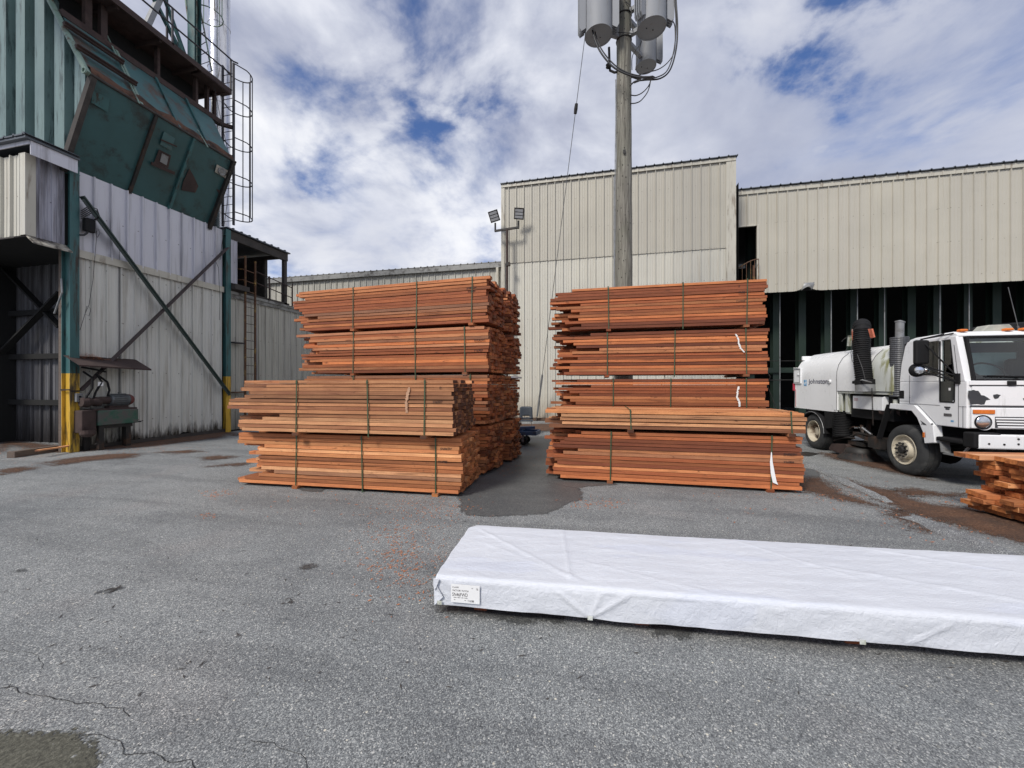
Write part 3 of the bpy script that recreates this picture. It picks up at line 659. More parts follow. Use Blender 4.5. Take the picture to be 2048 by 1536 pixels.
# ================= WRAPPED BUNDLE =================================================
def wrapped():
    yaw = math.atan2(.26, 3.42); L, W = 5.0, 1.0
    root = thing('wrapped_bundle', 'long low bundle wrapped in white woven sheet on the asphalt in the foreground', 'wrapped lumber', (-1.11, 2.475, 0), yaw)
    H = .275; zb = .078; r = .035
    nx, sec = 330, []
    for i in range(16): sec.append((0, zb + (H - r - zb) * i / 16, 'f'))
    for i in range(7): a = PI / 2 * i / 6; sec.append((r - r * math.cos(a), H - r + r * math.sin(a), 'c'))
    for i in range(1, 60): sec.append((r + (W - 2 * r) * i / 60, H, 't'))
    for i in range(7): a = PI / 2 * i / 6; sec.append((W - r + r * math.sin(a), H - r + r * math.cos(a), 'c'))
    for i in range(1, 9): sec.append((W, H - r - (H - r - zb) * i / 8, 'b'))
    ns = len(sec)
    def cre(px, py, ax, ay, bx, by, amp, w):
        dx, dy = bx - ax, by - ay; Ln = math.hypot(dx, dy); t = ((px - ax) * dx + (py - ay) * dy) / Ln / Ln
        if t < -.02 or t > 1.02: return 0
        d = ((px - ax) * dy - (py - ay) * dx) / Ln; e = max(0, min(1, t * 8 + .1, (1 - t) * 8 + .1))
        return amp * math.exp(-(d / w) ** 2) * e
    lines = [(.05, .93, 1.0, .06, .007, .012), (.85, .98, .93, .05, .007, .012), (2.3, .95, 2.9, .35, .005, .012), (.93, .4, 1.9, .02, .004, .015), (2.6, .6, 4.2, .05, .006, .02), (.2, .6, 1.1, .02, .003, .015), (3.2, .98, 4.4, .5, .005, .015)]
    fr = [(1.05, .0, .78, .2, .010, .012), (1.05, .0, .93, .2, .008, .010), (1.05, .0, 1.14, .2, .008, .012), (1.05, 0, 1.3, .17, .008, .012), (0, .12, .1, .06, .006, .012), (2.85, 0, 2.75, .19, .006, .01), (2.85, 0, 3.1, .16, .006, .012)]
    b = MB(); vs = []
    for i in range(nx + 1):
        x = L * i / nx
        for j, (y, z, k) in enumerate(sec):
            q = Vector((x, y, z)); h = 0
            nrm = {'f': Vector((0, -1, 0)), 't': Vector((0, 0, 1)), 'b': Vector((0, 1, 0)), 'c': Vector((0, -.7 if y < .5 else .7, .7))}[k]
            if k in 'tc':
                board = math.sin(y * 2 * PI / .145 + .8 * math.sin(x)) * .0010
                h += board * (k == 't') + .004 * noise.noise(q * 1.7) + .003 * noise.noise(Vector((x * 3 + y * 5, y * 14 - x * 4, 1))) + .0022 * noise.noise(Vector((x * 9 + y * 9, y * 34 - x * 9, 5))) + .0012 * noise.noise(Vector((x * 26 + y * 20, y * 70 - x * 22, 9)))
                for c in lines: h += cre(x, y, *c)
            else:
                zz = z - zb
                h += .005 * noise.noise(Vector((x * 2.2, zz * 6, 2))) + .0035 * noise.noise(Vector((x * 9, zz * 16 + x * 3, 7)))
                for c in fr: h += cre(x, zz, *c)
                h += .006 * math.exp(-zz / .02) * noise.noise(Vector((x * 3, 0, 9)))
            q = q + nrm * h
            if k in 'fb' and j < 8: q.z += (.005 * noise.noise(Vector((x * 1.3, 3, 0))) - (.008 if 1.05 < x < 1.5 else 0) * math.sin(max(0, (x - 1.05)) / .45 * PI)) * (1 - j / 8)
            if x < .12 and y > W - .12:                       # cut back corner
                q.x += max(0, (y - (W - .12))) * .55
            if x < .02: q.x += .012 * noise.noise(Vector((0, y * 9, z * 12)))
            vs.append(q)
    fs = [(i * ns + j, (i + 1) * ns + j, (i + 1) * ns + j + 1, i * ns + j + 1) for i in range(nx) for j in range(ns - 1)]
    # left end: tucked cap
    cap = len(vs); cx = Vector((.03, W * .5, .17)); rings = 7
    for rr in range(1, rings + 1):
        f = 1 - rr / rings
        for j in range(ns):
            p = vs[j]; q = cx.lerp(p, f); q.x = p.x * f + (.012 + .02 * noise.noise(Vector((rr * .7, p.y * 6, p.z * 20)))) * (1 - f) + .03 * math.sin(rr * 1.3) * .2
            vs.append(q)
    for rr in range(rings):
        a0 = 0 if rr == 0 else cap + (rr - 1) * ns; a1 = cap + rr * ns
        for j in range(ns - 1): fs.append((a0 + j, a0 + j + 1, a1 + j + 1, a1 + j))
    b.add(vs, fs); b.build('wrap', M['tarp'], root, smooth=80)
    # fold flaps at the near left corner
    b = MB()
    b.add([(-.004, -.012, .255), (.035, -.014, .262), (.012, -.016, .20), (-.002, -.014, .185), (-.03, .05, .235), (-.028, .03, .20)], [(0, 1, 2, 3), (0, 3, 5, 4), (0, 4, 1)])
    b.add([(-.008, .0, .19), (.02, -.013, .21), (.06, -.012, .14), (.0, -.014, .08), (-.015, .02, .1)], [(0, 1, 2, 3), (0, 3, 4)])
    b.build('corner_fold', M['tarp'], root, fix=True)
    rng = random.Random(4); bb = MB()
    for k in range(3):
        for i in range(7):
            bb2 = MB(); board_mesh(bb2, .07 + rng.uniform(0, .03), L - .05, .02 + i * .137, .15 + i * .137, .072 + k * .06, .126 + k * .06, (rng.random(), .3, rng.random() + .01), 1, rng)
            bb2.build('board', [M['wood3'], M['wood3_end']], root)
    for x in (.25, 1.35, 2.6, 3.8, 4.7):
        b = MB(); b.box(x, x + .09, .10, W - .10, 0, .0705, 0, (.3, .4, .2)); b.build('bearer', M['wood3'], root, bevel=.004)
    for x, z in ((.035, .10), (1.05, .085), (2.62, .085)):
        b = MB(); b.box(x - .016, x + .016, -.0145, -.0125, z - .013, z + .013); b.cyl((x, -.0145, z), (x, -.0175, z), .004, 8); b.build('tack_pad', M['white_dirty'], root)
    # printed paper label
    b = MB(); x0, x1, z0, z1 = .118, .318, .112, .236
    n = 10
    for i in range(n):
        xa, xb = x0 + (x1 - x0) * i / n, x0 + (x1 - x0) * (i + 1) / n
        b.box(xa, xb, -.0145, -.0135, z0, z1)
    lb = b.build('paper_label', M['label'], root)
    def T(s, x, z, size, sx=.8, off=0): text('printed_text', s, size, frame((x, -.0150, z), (1, 0, 0), (0, 0, 1)), M['ink'], lb, off=off, sx=sx, ext=.0003)
    T('4 x 6/W', .128, .210, .0165); T('16', .292, .205, .022, .75); T('PCS', .262, .213, .008)
    T('FACTORY FLITCH', .128, .188, .0165, .86); T('SN46FWD', .126, .155, .034, .72, 0)
    T('PCS', .138, .128, .008); T('TAG', .212, .128, .008); T('T16388', .234, .122, .0195, .74)
    b = MB()
    for i in range(22): 
        if i not in (5, 11, 16): b.box(.136 + i * .0045, .139 + i * .0045, -.0153, -.0146, .1445, .1475 + (i % 3) * .0008)
    b.build('fine_print', M['ink'], lb)
wrapped()
# ================= CLADDING =======================================================
def clad(b, O, ud, nd, L, z0, z1, pitch=.34, rib=.032, nz=1, seed=0, minor=.010, phase=0.0):
    rib *= 1.6
    """ribbed sheet: O start point, ud along the wall, nd outwards; z0,z1 numbers or functions of u"""
    O = Vector(O); ud = Vector(ud); nd = Vector(nd); prof = []
    k = 0; u = -phase
    pat = [(0, 0), (.27, 0), (.29, minor), (.33, minor), (.35, 0), (.55, 0), (.57, minor), (.61, minor), (.63, 0), (.84, 0), (.87, rib), (.94, rib), (.97, 0)]
    while u < L:
        for a, w in pat:
            q = u + a * pitch
            if 0 <= q <= L: prof.append((q, w))
        u += pitch
    if not prof or prof[0][0] > 1e-4: prof.insert(0, (0, 0))
    if prof[-1][0] < L - 1e-4: prof.append((L, 0))
    f0 = z0 if callable(z0) else (lambda u: z0); f1 = z1 if callable(z1) else (lambda u: z1)
    rows = nz + 1; vs = []
    for q, w in prof:
        a, c = f0(q), f1(q)
        for r in range(rows):
            z = a + (c - a) * r / nz
            wob = .006 * noise.noise(Vector((q * 1.3 + seed, z * .6, seed)))
            p = O + ud * q + nd * (w + wob); vs.append((p.x, p.y, z))
    n = len(prof)
    b.add(vs, [(i * rows + r, (i + 1) * rows + r, (i + 1) * rows + r + 1, i * rows + r + 1) for i in range(n - 1) for r in range(nz)])
def roofsheet(b, x0, x1, y0, y1, z0, rise, pitch=.34, th=.035):
    vs = []; x = x0; prof = []
    while x < x1:
        for a, w in ((0, 0), (.80, 0), (.86, th), (.94, th)): 
            if x + a * pitch <= x1: prof.append((x + a * pitch, w))
        x += pitch
    prof.append((x1, 0))
    for s in (0, .03):
        for px_, w in prof: vs += [(px_, y0, z0 + w + s), (px_, y1, z0 + w + s + rise)]
    n = len(prof); fs = []
    for s in (0, 1):
        o = s * 2 * n; fs += [(o + 2 * i, o + 2 * i + 2, o + 2 * i + 3, o + 2 * i + 1) for i in range(n - 1)]
    fs += [(2 * i, 2 * i + 2, 2 * n + 2 * i + 2, 2 * n + 2 * i) for i in range(n - 1)]
    b.add(vs, fs)
# ---- tall beige building --------------------------------------------------------
YT = 16.65
t = thing('beige_warehouse', 'tallest beige ribbed metal building behind the wooden utility pole', 'building', (.5, YT, 0))
x0, x1 = -4.26, 5.19
b = MB(); clad(b, (x0, YT, 0), (1, 0, 0), (0, -1, 0), x1 - x0 - .05, 6.96, 10.42, .342, .034, 3, 1); b.build('upper_cladding', M['beige'], t, world=True)
b = MB(); clad(b, (x0, YT + .03, 0), (1, 0, 0), (0, -1, 0), x1 - x0 - .05, lambda u: .12 + .05 * noise.noise(Vector((u * 3, 0, 0))), 6.99, .342, .03, 4, 7); b.build('lower_cladding', M['beige_light'], t, world=True)
b = MB(); b.box(x0 - .02, x0 + .13, YT - .05, YT - .038, .1, 10.45); b.box(x0 - .03, x0 - .02, YT - .05, YT + 9, .1, 10.45); b.build('corner_trim', M['trim'], t, world=True)
b = MB(); b.box(x1 - .36, x1 - .02, YT - .052, YT - .04, .1, 10.52); b.box(x1 - .02, x1 - .01, YT - .052, YT + 9, .1, 10.52); b.build('corner_trim', M['trim'], t, world=True)
b = MB(); b.box(x0 - .02, x1 - .02, YT - .075, YT - .055, 10.33, 10.46); b.build('eave_trim', M['trim'], t, world=True)
b = MB(); b.box(x0, x1 - .05, YT + .05, YT + 9, 0.1, 10.40); b.build('core_wall', M['dark'], t, world=True)
b = MB(); roofsheet(b, x0 - .05, x1 + .04, YT - .13, YT + 9.1, 10.48, .28, .342); b.build('roof', M['roof'], t, world=True)
b = MB(); b.tube([(.57, YT - .1, z) for z in (1, 4, 6.9, 10.2)], .022, 8); b.build('conduit', M['greysteel'], t, world=True)
b = MB(); b.box(x0, x1 + .2, YT - .12, YT + .02, 0, .13); b.build('base_kerb', M['soil'], t, world=True)
# ---- low building left ----------------------------------------------------------
YL = 17.3
t = thing('low_warehouse', 'low grey-beige ribbed building seen above the left lumber pile', 'building', (-9, YL, 0))
b = MB(); clad(b, (-22, YL, 0), (1, 0, 0), (0, -1, 0), 17.74, 0, 7.05, .34, .03, 2, 3); b.build('wall_cladding', M['greige'], t, world=True)
b = MB(); b.box(-22, -4.27, YL - .16, YL - .05, 6.98, 7.20); b.build('gutter', M['gutter'], t, world=True)
b = MB(); roofsheet(b, -22, -4.28, YL - .17, YL + 9, 7.21, .5, .34); b.build('roof', M['gutter'], t, world=True)
b = MB(); b.box(-22, -4.28, YL + .05, YL + 9, 0, 7.15); b.build('core_wall', M['dark'], t, world=True)
b = MB(); b.box(-4.68, -4.56, YL - .16, YL - .05, .1, 6.98); b.build('downpipe', M['trim'], t, world=True, bevel=.01)
# ---- right building -------------------------------------------------------------
YR = 17.9
t = thing('beige_open_shed', 'long beige ribbed building with a dark open bay behind the white sweeper truck', 'building', (12, YR, 0))
dx0, dx1, dz = 5.60, 6.43, 8.18; ZB = 5.38; XR = 30
b = MB()
clad(b, (5.42, YR, 0), (1, 0, 0), (0, -1, 0), dx1 - 5.42, dz, 9.62, .362, .034, 1, 5, phase=.1)
clad(b, (dx1, YR, 0), (1, 0, 0), (0, -1, 0), XR - dx1, lambda u: ZB + .02 * math.exp(-((u - 1.75) / .25) ** 2) * 8, 9.62, .362, .034, 5, 6, phase=.0)
b.build('upper_cladding', M['beige'], t, world=True)
b = MB(); b.box(5.42, XR, YR - .06, YR - .042, 9.52, 9.70); b.build('eave_trim', M['trim'], t, world=True)
b = MB(); roofsheet(b, 5.42, XR, YR - .13, YR + 14, 9.72, .45, .362); b.build('roof', M['roof'], t, world=True)
b = MB(); b.box(dx1 - .07, dx1, YR - .05, YR + .05, ZB, dz + .06); b.box(dx0 - .1, dx1 - .072, YR - .05, YR + .05, dz, dz + .06); b.build('door_frame', M['trim'], t, world=True)
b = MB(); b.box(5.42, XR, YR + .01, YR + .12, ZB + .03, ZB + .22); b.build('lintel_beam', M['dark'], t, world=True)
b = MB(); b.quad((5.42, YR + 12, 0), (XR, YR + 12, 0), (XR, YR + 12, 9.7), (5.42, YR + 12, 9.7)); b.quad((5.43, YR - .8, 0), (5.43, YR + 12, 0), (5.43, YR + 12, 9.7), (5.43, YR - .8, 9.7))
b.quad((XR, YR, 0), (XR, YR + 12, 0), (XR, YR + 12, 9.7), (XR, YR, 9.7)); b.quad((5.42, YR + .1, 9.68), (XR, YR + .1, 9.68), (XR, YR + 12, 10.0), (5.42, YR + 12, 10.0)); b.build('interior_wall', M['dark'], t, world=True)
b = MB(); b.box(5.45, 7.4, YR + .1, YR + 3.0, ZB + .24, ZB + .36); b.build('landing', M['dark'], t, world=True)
for X in (6.62, 7.63, 8.63, 9.61, 10.57, 11.59, 12.6, 13.48, 14.49, 15.42, 16.4, 17.4, 18.4, 20, 22):
    b = MB(); Y = 19.4
    b.box(X - .14, X + .14, Y - .15, Y - .135, 0, 9.3); b.box(X - .14, X + .14, Y + .135, Y + .15, 0, 9.3); b.box(X - .008, X + .008, Y - .134, Y + .134, 0, 9.3)
    b.build('bay_column', M['bay_green'], t, world=True)
b = MB(); b.box(5.5, 9.6, 19.15, 19.3, 2.1, 2.32); b.build('bay_rail', M['bay_green'], t, world=True)
for X in (7.5, 9.39, 10.32, 11.26, 13.1, 14.03, 16.0):
    b = MB(); b.cyl((X, 18.6, 0), (X, 18.6, 7.5), .018, 8); b.build('hanger_rod', M['greysteel'], t, world=True)
b = MB(); b.tube([(5.5, 18.5, 1.75), (8.4, 18.5, 1.78)], .02, 6); b.tube([(5.5, 18.7, 2.62), (8.6, 18.7, 2.58)], .014, 6)
b.tube([(7.0, 18.5, 2.1), (7.06, 18.4, 1.9), (6.95, 18.45, 1.6), (7.1, 18.5, 1.2), (7.3, 18.5, .6)], .014, 6); b.build('bay_pipe', M['darksteel'], t, world=True)
b = MB()
ra = []
for i in range(11):
    a = i / 10; ra.append((dx0 + .02 + (dx1 - dx0 - .1) * a, YR - .06 - .18 * math.sin(PI * a * .5 + .3), ZB + 1.05 + .3 * math.sin(PI * .5 * a)))
b.tube(ra, .022, 8); b.tube([(p[0], p[1], ZB + .4) for p in ra], .018, 8)
for i in range(0, 11, 2): b.tube([(ra[i][0], ra[i][1], ZB + .3), ra[i]], .012, 6)
b.box(dx1 - .24, dx1 - .16, YR - .1, YR - .02, ZB + .3, ZB + 1.15)
b.build('guard_rail', M['yel_rail'], t, world=True)
# torn flap of sheeting at the lower edge
p = onY(1615, 572, YR - .12); b = MB()
for k in range(6):
    a = k / 5 * PI; 
vs = []; 
for i in range(7):
    for j in range(5):
        vs.append((p.x - .2 + .06 * i + .03 * j, YR - .055 - .22 * math.sin(PI * i / 6) * (1 - j / 4) ** 1.5, ZB + .02 + .075 * j + .10 * math.sin(PI * i / 6) * (1 - j / 4)))
b.add(vs, [(i * 5 + j, (i + 1) * 5 + j, (i + 1) * 5 + j + 1, i * 5 + j + 1) for i in range(6) for j in range(4)])
b.build('bent_sheet_corner', M['greysteel'], t, smooth=60, world=True)
# ================= LEFT MILL BUILDING ============================================
XW = -12.15
mill = thing('mill_building', 'old mill building with stained cladding, dark crossed braces and a green hopper', 'building', (XW, 8.4, 0))
W = dict(parent=mill, world=True)
b = MB(); clad(b, (XW, 6.62, 0), (0, 1, 0), (1, 0, 0), 3.62, lambda u: .10 + .06 * noise.noise(Vector((u * 9, 0, 0))) + .10 * max(0, noise.noise(Vector((u * 2.2, 4, 0)))) , 4.66, .30, .03, 8, 11); b.build('lower_cladding', M['old_white'], **W)
b = MB(); clad(b, (XW + .02, 6.62, 0), (0, 1, 0), (1, 0, 0), 3.62, 4.74, 6.68, .34, .035, 4, 13, minor=.0); b.build('upper_cladding', M['galv'], **W)
b = MB(); b.box(XW + .05, XW + .075, 6.6, 10.26, 4.62, 4.80); b.build('flashing_strip', M['trim'], **W)
b = MB(); b.box(XW - 6, XW - .03, 7.55, 10.3, .0, 6.6); b.build('core_wall', M['dark'], **W)
b = MB(); b.box(XW - .1, XW + .06, 6.6, 10.4, 0, .11); b.build('sill_plate', M['timber_dark'], **W)
def column(Y, z1, xm=-12.14):
    for nm, m, a, c in (('column', 'green', 1.85, z1), ('column_foot', 'yellow', 0, 1.85)):
        b = MB(); w = .14
        b.box(xm + w - .018, xm + w, Y - .085, Y + .085, a, c); b.box(xm - w, xm - w + .018, Y - .085, Y + .085, a, c)
        b.box(xm - w + .0185, xm + w - .0185, Y - .03, Y - .018, a, c)
        if nm == 'column':
            b.box(xm - w - .003, xm + w + .003, Y - .09, Y + .09, z1 - .2, z1 - .18)
        b.build(nm, M[m], **W)
column(6.515, 6.72); column(10.345, 6.72)
b = MB(); b.box(-12.0, -11.985, 6.44, 6.60, 1.42, 1.45); b.box(-12.29, -11.99, 6.412, 6.428, 1.45, 1.48); b.build('column_band', M['darksteel'], **W)
# X braces
b = MB()
A, B_ = (-11.96, 6.62, 6.05), (-11.96, 10.32, 1.30)
b.beam(A, B_, .03, .15, up=(1, 0, 0)); b.beam((A[0] + .04, A[1], A[2] - .07), (B_[0] + .04, B_[1], B_[2] - .07), .08, .015, up=(1, 0, 0)); b.build('diagonal_brace', M['brace_dark'], **W)
b = MB()
A, B_ = (-11.99, 10.30, 6.10), (-11.99, 6.62, 1.45)
b.beam(A, B_, .03, .14, up=(1, 0, 0)); b.build('diagonal_brace', M['brace_brown'], **W)
# awning
b = MB(); vs = [(XW + .03, 6.38, 2.27), (XW + .03, 7.8, 2.26), (-11.56, 7.8, 1.99), (-11.58, 6.36, 2.04)]
b.add([(x, y, z + d) for d in (0, -.012) for x, y, z in vs] + [(vs[2][0], vs[2][1], vs[2][2] - .035), (vs[3][0], vs[3][1], vs[3][2] - .035)], [(0, 1, 2, 3), (7, 6, 5, 4), (0, 3, 7, 4), (1, 5, 6, 2), (3, 2, 8, 9)])
b.build('rusty_awning', M['rust'], **W)
b = MB(); random.seed(8)
for i in range(500):
    p = Vector((random.uniform(-12.1, -11.95), min(7.5, max(6.45, random.gauss(6.85, .16))), 0)); h = .10 * math.exp(-((p.y - 6.8) / .2) ** 2)
    p.z = 2.26 - (p.x - XW) * .45 + random.uniform(.005, .02 + h)
    chip(b, p, random.uniform(.01, .035), random.uniform(.004, .01))
tag(b.build('awning_debris', M['chips'], **W), kind='stuff')
# hood box over the bay
bx0, by0, by1, bz0, bz1 = -16, 5.82, 6.42, 4.84, 6.62
b = MB(); clad(b, (bx0, by0, 0), (1, 0, 0), (0, -1, 0), XW - bx0 - .12, bz0, bz1, .31, .03, 3, 21); b.box(XW - .14, XW + .02, by0 - .045, by0 - .03, bz0, bz1); b.build('hood_front', M['beige_light'], **W)
b = MB(); clad(b, (XW + .0, by0 - .0, 0), (0, 1, 0), (1, 0, 0), by1 - by0, bz0, bz1, .2, .012, 3, 22); b.build('hood_side', M['galv_dirty'], **W)
b = MB(); b.box(XW + .005, XW + .02, by0 - .03, by0 + .12, bz0, bz1); b.build('hood_corner_flashing', M['trim'], **W)
b = MB(); b.box(bx0, XW - .02, by0 + .03, 7.5, bz0 + .02, bz1 - .02); b.build('hood_core', M['dark'], **W)
b = MB(); b.box(bx0, -11.80, 5.62, 6.50, 6.80, 6.845); roofsheet(b, bx0, -11.78, 5.6, 6.50, 6.85, .0, .3, .03); b.build('hood_roof', M['roof'], **W)
b = MB(); b.box(-11.86, -11.84, 5.72, 6.48, 6.50, 6.80); b.box(bx0, -11.862, 5.70, 5.72, 6.72, 6.80); b.build('hood_fascia', M['galv'], **W)
b = MB(); b.prism([(0, 0), (.22, -.17), (.22, -.20), (0, -.03)], lambda a, c, s: (XW + a * 1.0, s, bz0 + c), by0 - .02, 6.44); b.build('hood_drip_flashing', M['soot_trim'], **W)
b = MB(); b.prism([(0, 0), (-.2, -.1), (-.2, -.13), (0, -.03)], lambda a, c, s: (s, by0 + a, bz0 + c), bx0, XW); b.build('hood_front_sill', M['timber_dark'], **W)
# bay interior
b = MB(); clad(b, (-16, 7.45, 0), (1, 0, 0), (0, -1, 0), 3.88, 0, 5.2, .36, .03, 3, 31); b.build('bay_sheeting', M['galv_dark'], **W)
for z in (1.1, 2.35, 3.55):
    b = MB(); b.box(-16, -12.3, 7.30, 7.41, z - .07, z + .07); b.build('girt', M['dark'], **W)
b = MB(); b.beam(onY(-60, 465, 7.24), onY(121, 655, 7.24), .05, .15, up=(0, 1, 0)); b.build('bay_brace', M['dark'], **W)
b = MB(); b.beam(onY(-60, 770, 7.17), onY(121, 585, 7.17), .05, .15, up=(0, 1, 0)); b.build('bay_brace', M['dark'], **W)
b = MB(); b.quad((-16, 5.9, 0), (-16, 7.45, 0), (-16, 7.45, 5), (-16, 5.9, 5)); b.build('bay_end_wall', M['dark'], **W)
b = MB(); board_mesh(b, 0, 4.85, 0, .15, 0, .12, (.4, .4, .3), 6, random.Random(2)); b.v = [(-12.36 - v[1] + .15 - .09, 6.47 + v[2], v[0]) for v in b.v]; b.build('timber_post', M['timber'], fix=True, **W)
b = MB(); b.tube([(-12.22, 6.40, 4.05), (-12.12, 6.36, 3.72), (-12.45, 6.40, 3.25)], .018, 6); b.build('bent_bar', M['greysteel'], **W)
# ---- green hopper ---------------------------------------------------------------
YF, YE = 6.33, 9.85
pr = [(-12.15, 6.66), (-11.22, 8.56), (-12.10, 10.12)]
hop = MB(); n_ = 14
def hopface(b, p, q, y0, y1, nu=10, nv=16, amp=.02):
    vs = []
    for i in range(nu + 1):
        for j in range(nv + 1):
            a = i / nu; x = p[0] + (q[0] - p[0]) * a; z = p[1] + (q[1] - p[1]) * a; y = y0 + (y1 - y0) * j / nv
            w = amp * noise.noise(Vector((y * 1.4, a * 3, 3))) * (1 if 0 < i < nu else 0)
            vs.append((x + w, y, z))
    m = nv + 1
    b.add(vs, [(i * m + j, i * m + j + 1, (i + 1) * m + j + 1, (i + 1) * m + j) for i in range(nu) for j in range(nv)])
hopface(hop, pr[0], pr[1], YF, YE)
hop.add([(p[0], YE, p[1]) for p in pr] + [(-16, YE, 10.12), (-16, YE, 6.66)], [(0, 1, 2, 3, 4)])
hopper = hop.build('green_hopper', M['green_hop'], smooth=30, **W)
HW = dict(parent=hopper, world=True)
b = MB(); hopface(b, pr[1], pr[2], YF + .02, YE); b.build('sloping_lid', M['green_slope'], smooth=30, **HW)
def onlow(px, py): # point on the lower sloping face
    # plane through ridge with direction Y
    n = Vector((pr[1][1] - pr[0][1], 0, -(pr[1][0] - pr[0][0]))); r = ray(px, py); o = Vector((0, 0, CAMH)); p0 = Vector((pr[0][0], 0, pr[0][1]))
    return o + r * ((p0 - o).dot(n) / r.dot(n))
def onup(px, py):
    n = Vector((pr[2][1] - pr[1][1], 0, -(pr[2][0] - pr[1][0]))); r = ray(px, py); o = Vector((0, 0, CAMH)); p0 = Vector((pr[1][0], 0, pr[1][1]))
    return o + r * ((p0 - o).dot(n) / r.dot(n))
nlow = Vector((pr[1][1] - pr[0][1], 0, -(pr[1][0] - pr[0][0]))).normalized(); nup = Vector((pr[2][1] - pr[1][1], 0, -(pr[2][0] - pr[1][0]))).normalized()
if nup.x < 0: nup = -nup
for y, m in ((7.66, 'darksteel'), (8.62, 'green')):
    b = MB(); o = .035
    b.beam(Vector((pr[0][0], y, pr[0][1])) + nlow * o, Vector((pr[1][0], y, pr[1][1])) + nlow * o, .06, .07, up=(0, 1, 0)); b.build('batten', M[m], **HW)
for y in (YF + .05, YE - .05):
    b = MB(); b.beam(Vector((pr[0][0] - .03, y, pr[0][1] - .1)) + nlow * .03, Vector((pr[1][0], y, pr[1][1])) + nlow * .03, .14, .10, up=(0, 1, 0)); b.build('edge_channel', M['timber_dark' if y < 7 else 'darksteel'], **HW)
for y, m in ((7.35, 'green_trim'), (8.25, 'green'), (9.05, 'green')):
    b = MB(); b.beam(Vector((pr[1][0], y, pr[1][1])) + nup * .03, Vector((pr[2][0], y, pr[2][1])) + nup * .03, .05, .06, up=(0, 1, 0)); b.build('lid_batten', M[m], **HW)
b = MB(); b.tube([(pr[1][0] + .02, YF, pr[1][1] + .03), (pr[1][0] + .02, YE + .05, pr[1][1] + .03)], .035, 8); b.build('ridge_bar', M['timber_dark'], **HW)
b = MB(); k = .2
q0 = Vector((pr[1][0], 0, pr[1][1])); q1 = q0.lerp(Vector((pr[2][0], 0, pr[2][1])), k)
vs = []
for i in range(36):
    y = YF + .03 + (YE - YF - .05) * i / 35
    for j in range(5):
        q = q0.lerp(q1, j / 4 * (1 + .5 * noise.noise(Vector((y * 2.5, 1, 0))))); q = q + nup * (.015 + .05 * math.sin(PI * j / 4) * (1 + noise.noise(Vector((y * 4, j, 0))))); vs.append((q.x, y, q.z))
b.add(vs, [(i * 5 + j, (i + 1) * 5 + j, (i + 1) * 5 + j + 1, i * 5 + j + 1) for i in range(35) for j in range(4)]); b.build('rotten_ledge', M['rust_ledge'], smooth=60, **HW)
# bent slats on the near half of the lid
for (ax, ay), (bx_, by_), w in (((122, 52), (240, 132), .12), ((146, 97), (266, 175), .11)):
    p, q = onup(ax, ay) + nup * .09, onup(bx_, by_) + nup * .12
    q.y = min(q.y, 7.9); b = MB(); b.beam(p, q, .10, .05, up=nup); b.beam(p + nup * .03, q + nup * .03, .03, .1, up=nup); b.build('slat', M['rust'], **HW)
b = MB(); b.beam(onup(205, 60) + nup * .05, onup(275, 210) + nup * .07, .035, .02, up=nup); b.build('cover_strip', M['green_trim'], **HW)
b = MB(); b.beam(onup(393, 262) + nup * .05, onup(413, 297) + nup * .06, .03, .02, up=nup); b.build('cover_strip', M['green_trim'], **HW)
# dark access plate, hatch, patch and round vent on lower face
def plate(name, pts, mat, lift, thick=.015):
    P = [onlow(*p) for p in pts]; b = MB(); n = len(P)
    vs = [p + nlow * lift for p in P] + [p + nlow * (lift + thick) for p in P]
    b.add(vs, [tuple(range(n)), tuple(range(n, 2 * n))] + [(i, (i + 1) % n, n + (i + 1) % n, n + i) for i in range(n)]); return b.build(name, M[mat], fix=True, **HW)
plate('access_plate', ((183, 180), (217, 196), (213, 223), (180, 204)), 'green', .03)
plate('hatch', ((326, 262), (348, 276), (340, 300), (318, 288)), 'green_slope', .03)
plate('hatch_frame', ((316, 298), (340, 310), (334, 336), (306, 325)), 'rust', .03)
plate('hatch_glass', ((321, 305), (334, 312), (330, 329), (317, 322)), 'greysteel', .05)
plate('hatch_sill', ((300, 322), (346, 342), (345, 348), (299, 328)), 'rust', .04, .04)
plate('hatch_hinge', ((318, 276), (350, 290), (350, 293), (318, 279)), 'rust', .05, .03)
plate('rust_patch', ((378, 337), (387, 352), (396, 372), (390, 385), (362, 380), (366, 362)), 'rust', .012, .004)
plate('rust_patch', ((432, 378), (441, 380), (438, 388)), 'rust', .012, .004)
pl = plate('vent_plate', ((432, 328), (454, 340), (449, 356), (428, 343)), 'soot_trim', .03)
c = onlow(441, 342) + nlow * .05; b = MB(); b.lathe(c, nlow, [(0, .12), (.02, .12), (.025, .10), (.01, .05), (.012, 0)], 20); b.build('vent', M['greysteel'], **HW)
# pale green rib wall (front of the bin) clipped to the hopper outline
def topz(X): return pr[1][1] + (pr[1][0] - X) * 1.62
def botz(X): return 6.9 if X < -12.03 else pr[0][1] + (X - pr[0][0]) * (pr[1][1] - pr[0][1]) / (pr[1][0] - pr[0][0])
b = MB(); X = -17.9; P = .655; pts = []
while X < -11.24:
    for a, w in ((0, 0), (.02, -.16), (.25, -.17), (.27, -.16), (.36, -.05), (.5, -.012), (.7, 0), (.97, 0)):
        x = X + a * P
        if x < -11.24: pts.append((x, w))
    X += P
pts.append((-11.24, 0)); vs = []
for x, w in pts:
    for r in range(2):
        z = min(17.0, topz(x)) if r else botz(x)
        vs.append((x, YF + .005 - w - .0, z))
b.add(vs, [(2 * i, 2 * i + 2, 2 * i + 3, 2 * i + 1) for i in range(len(pts) - 1)]); b.build('ribbed_wall', M['green_rib'], smooth=35, **W)
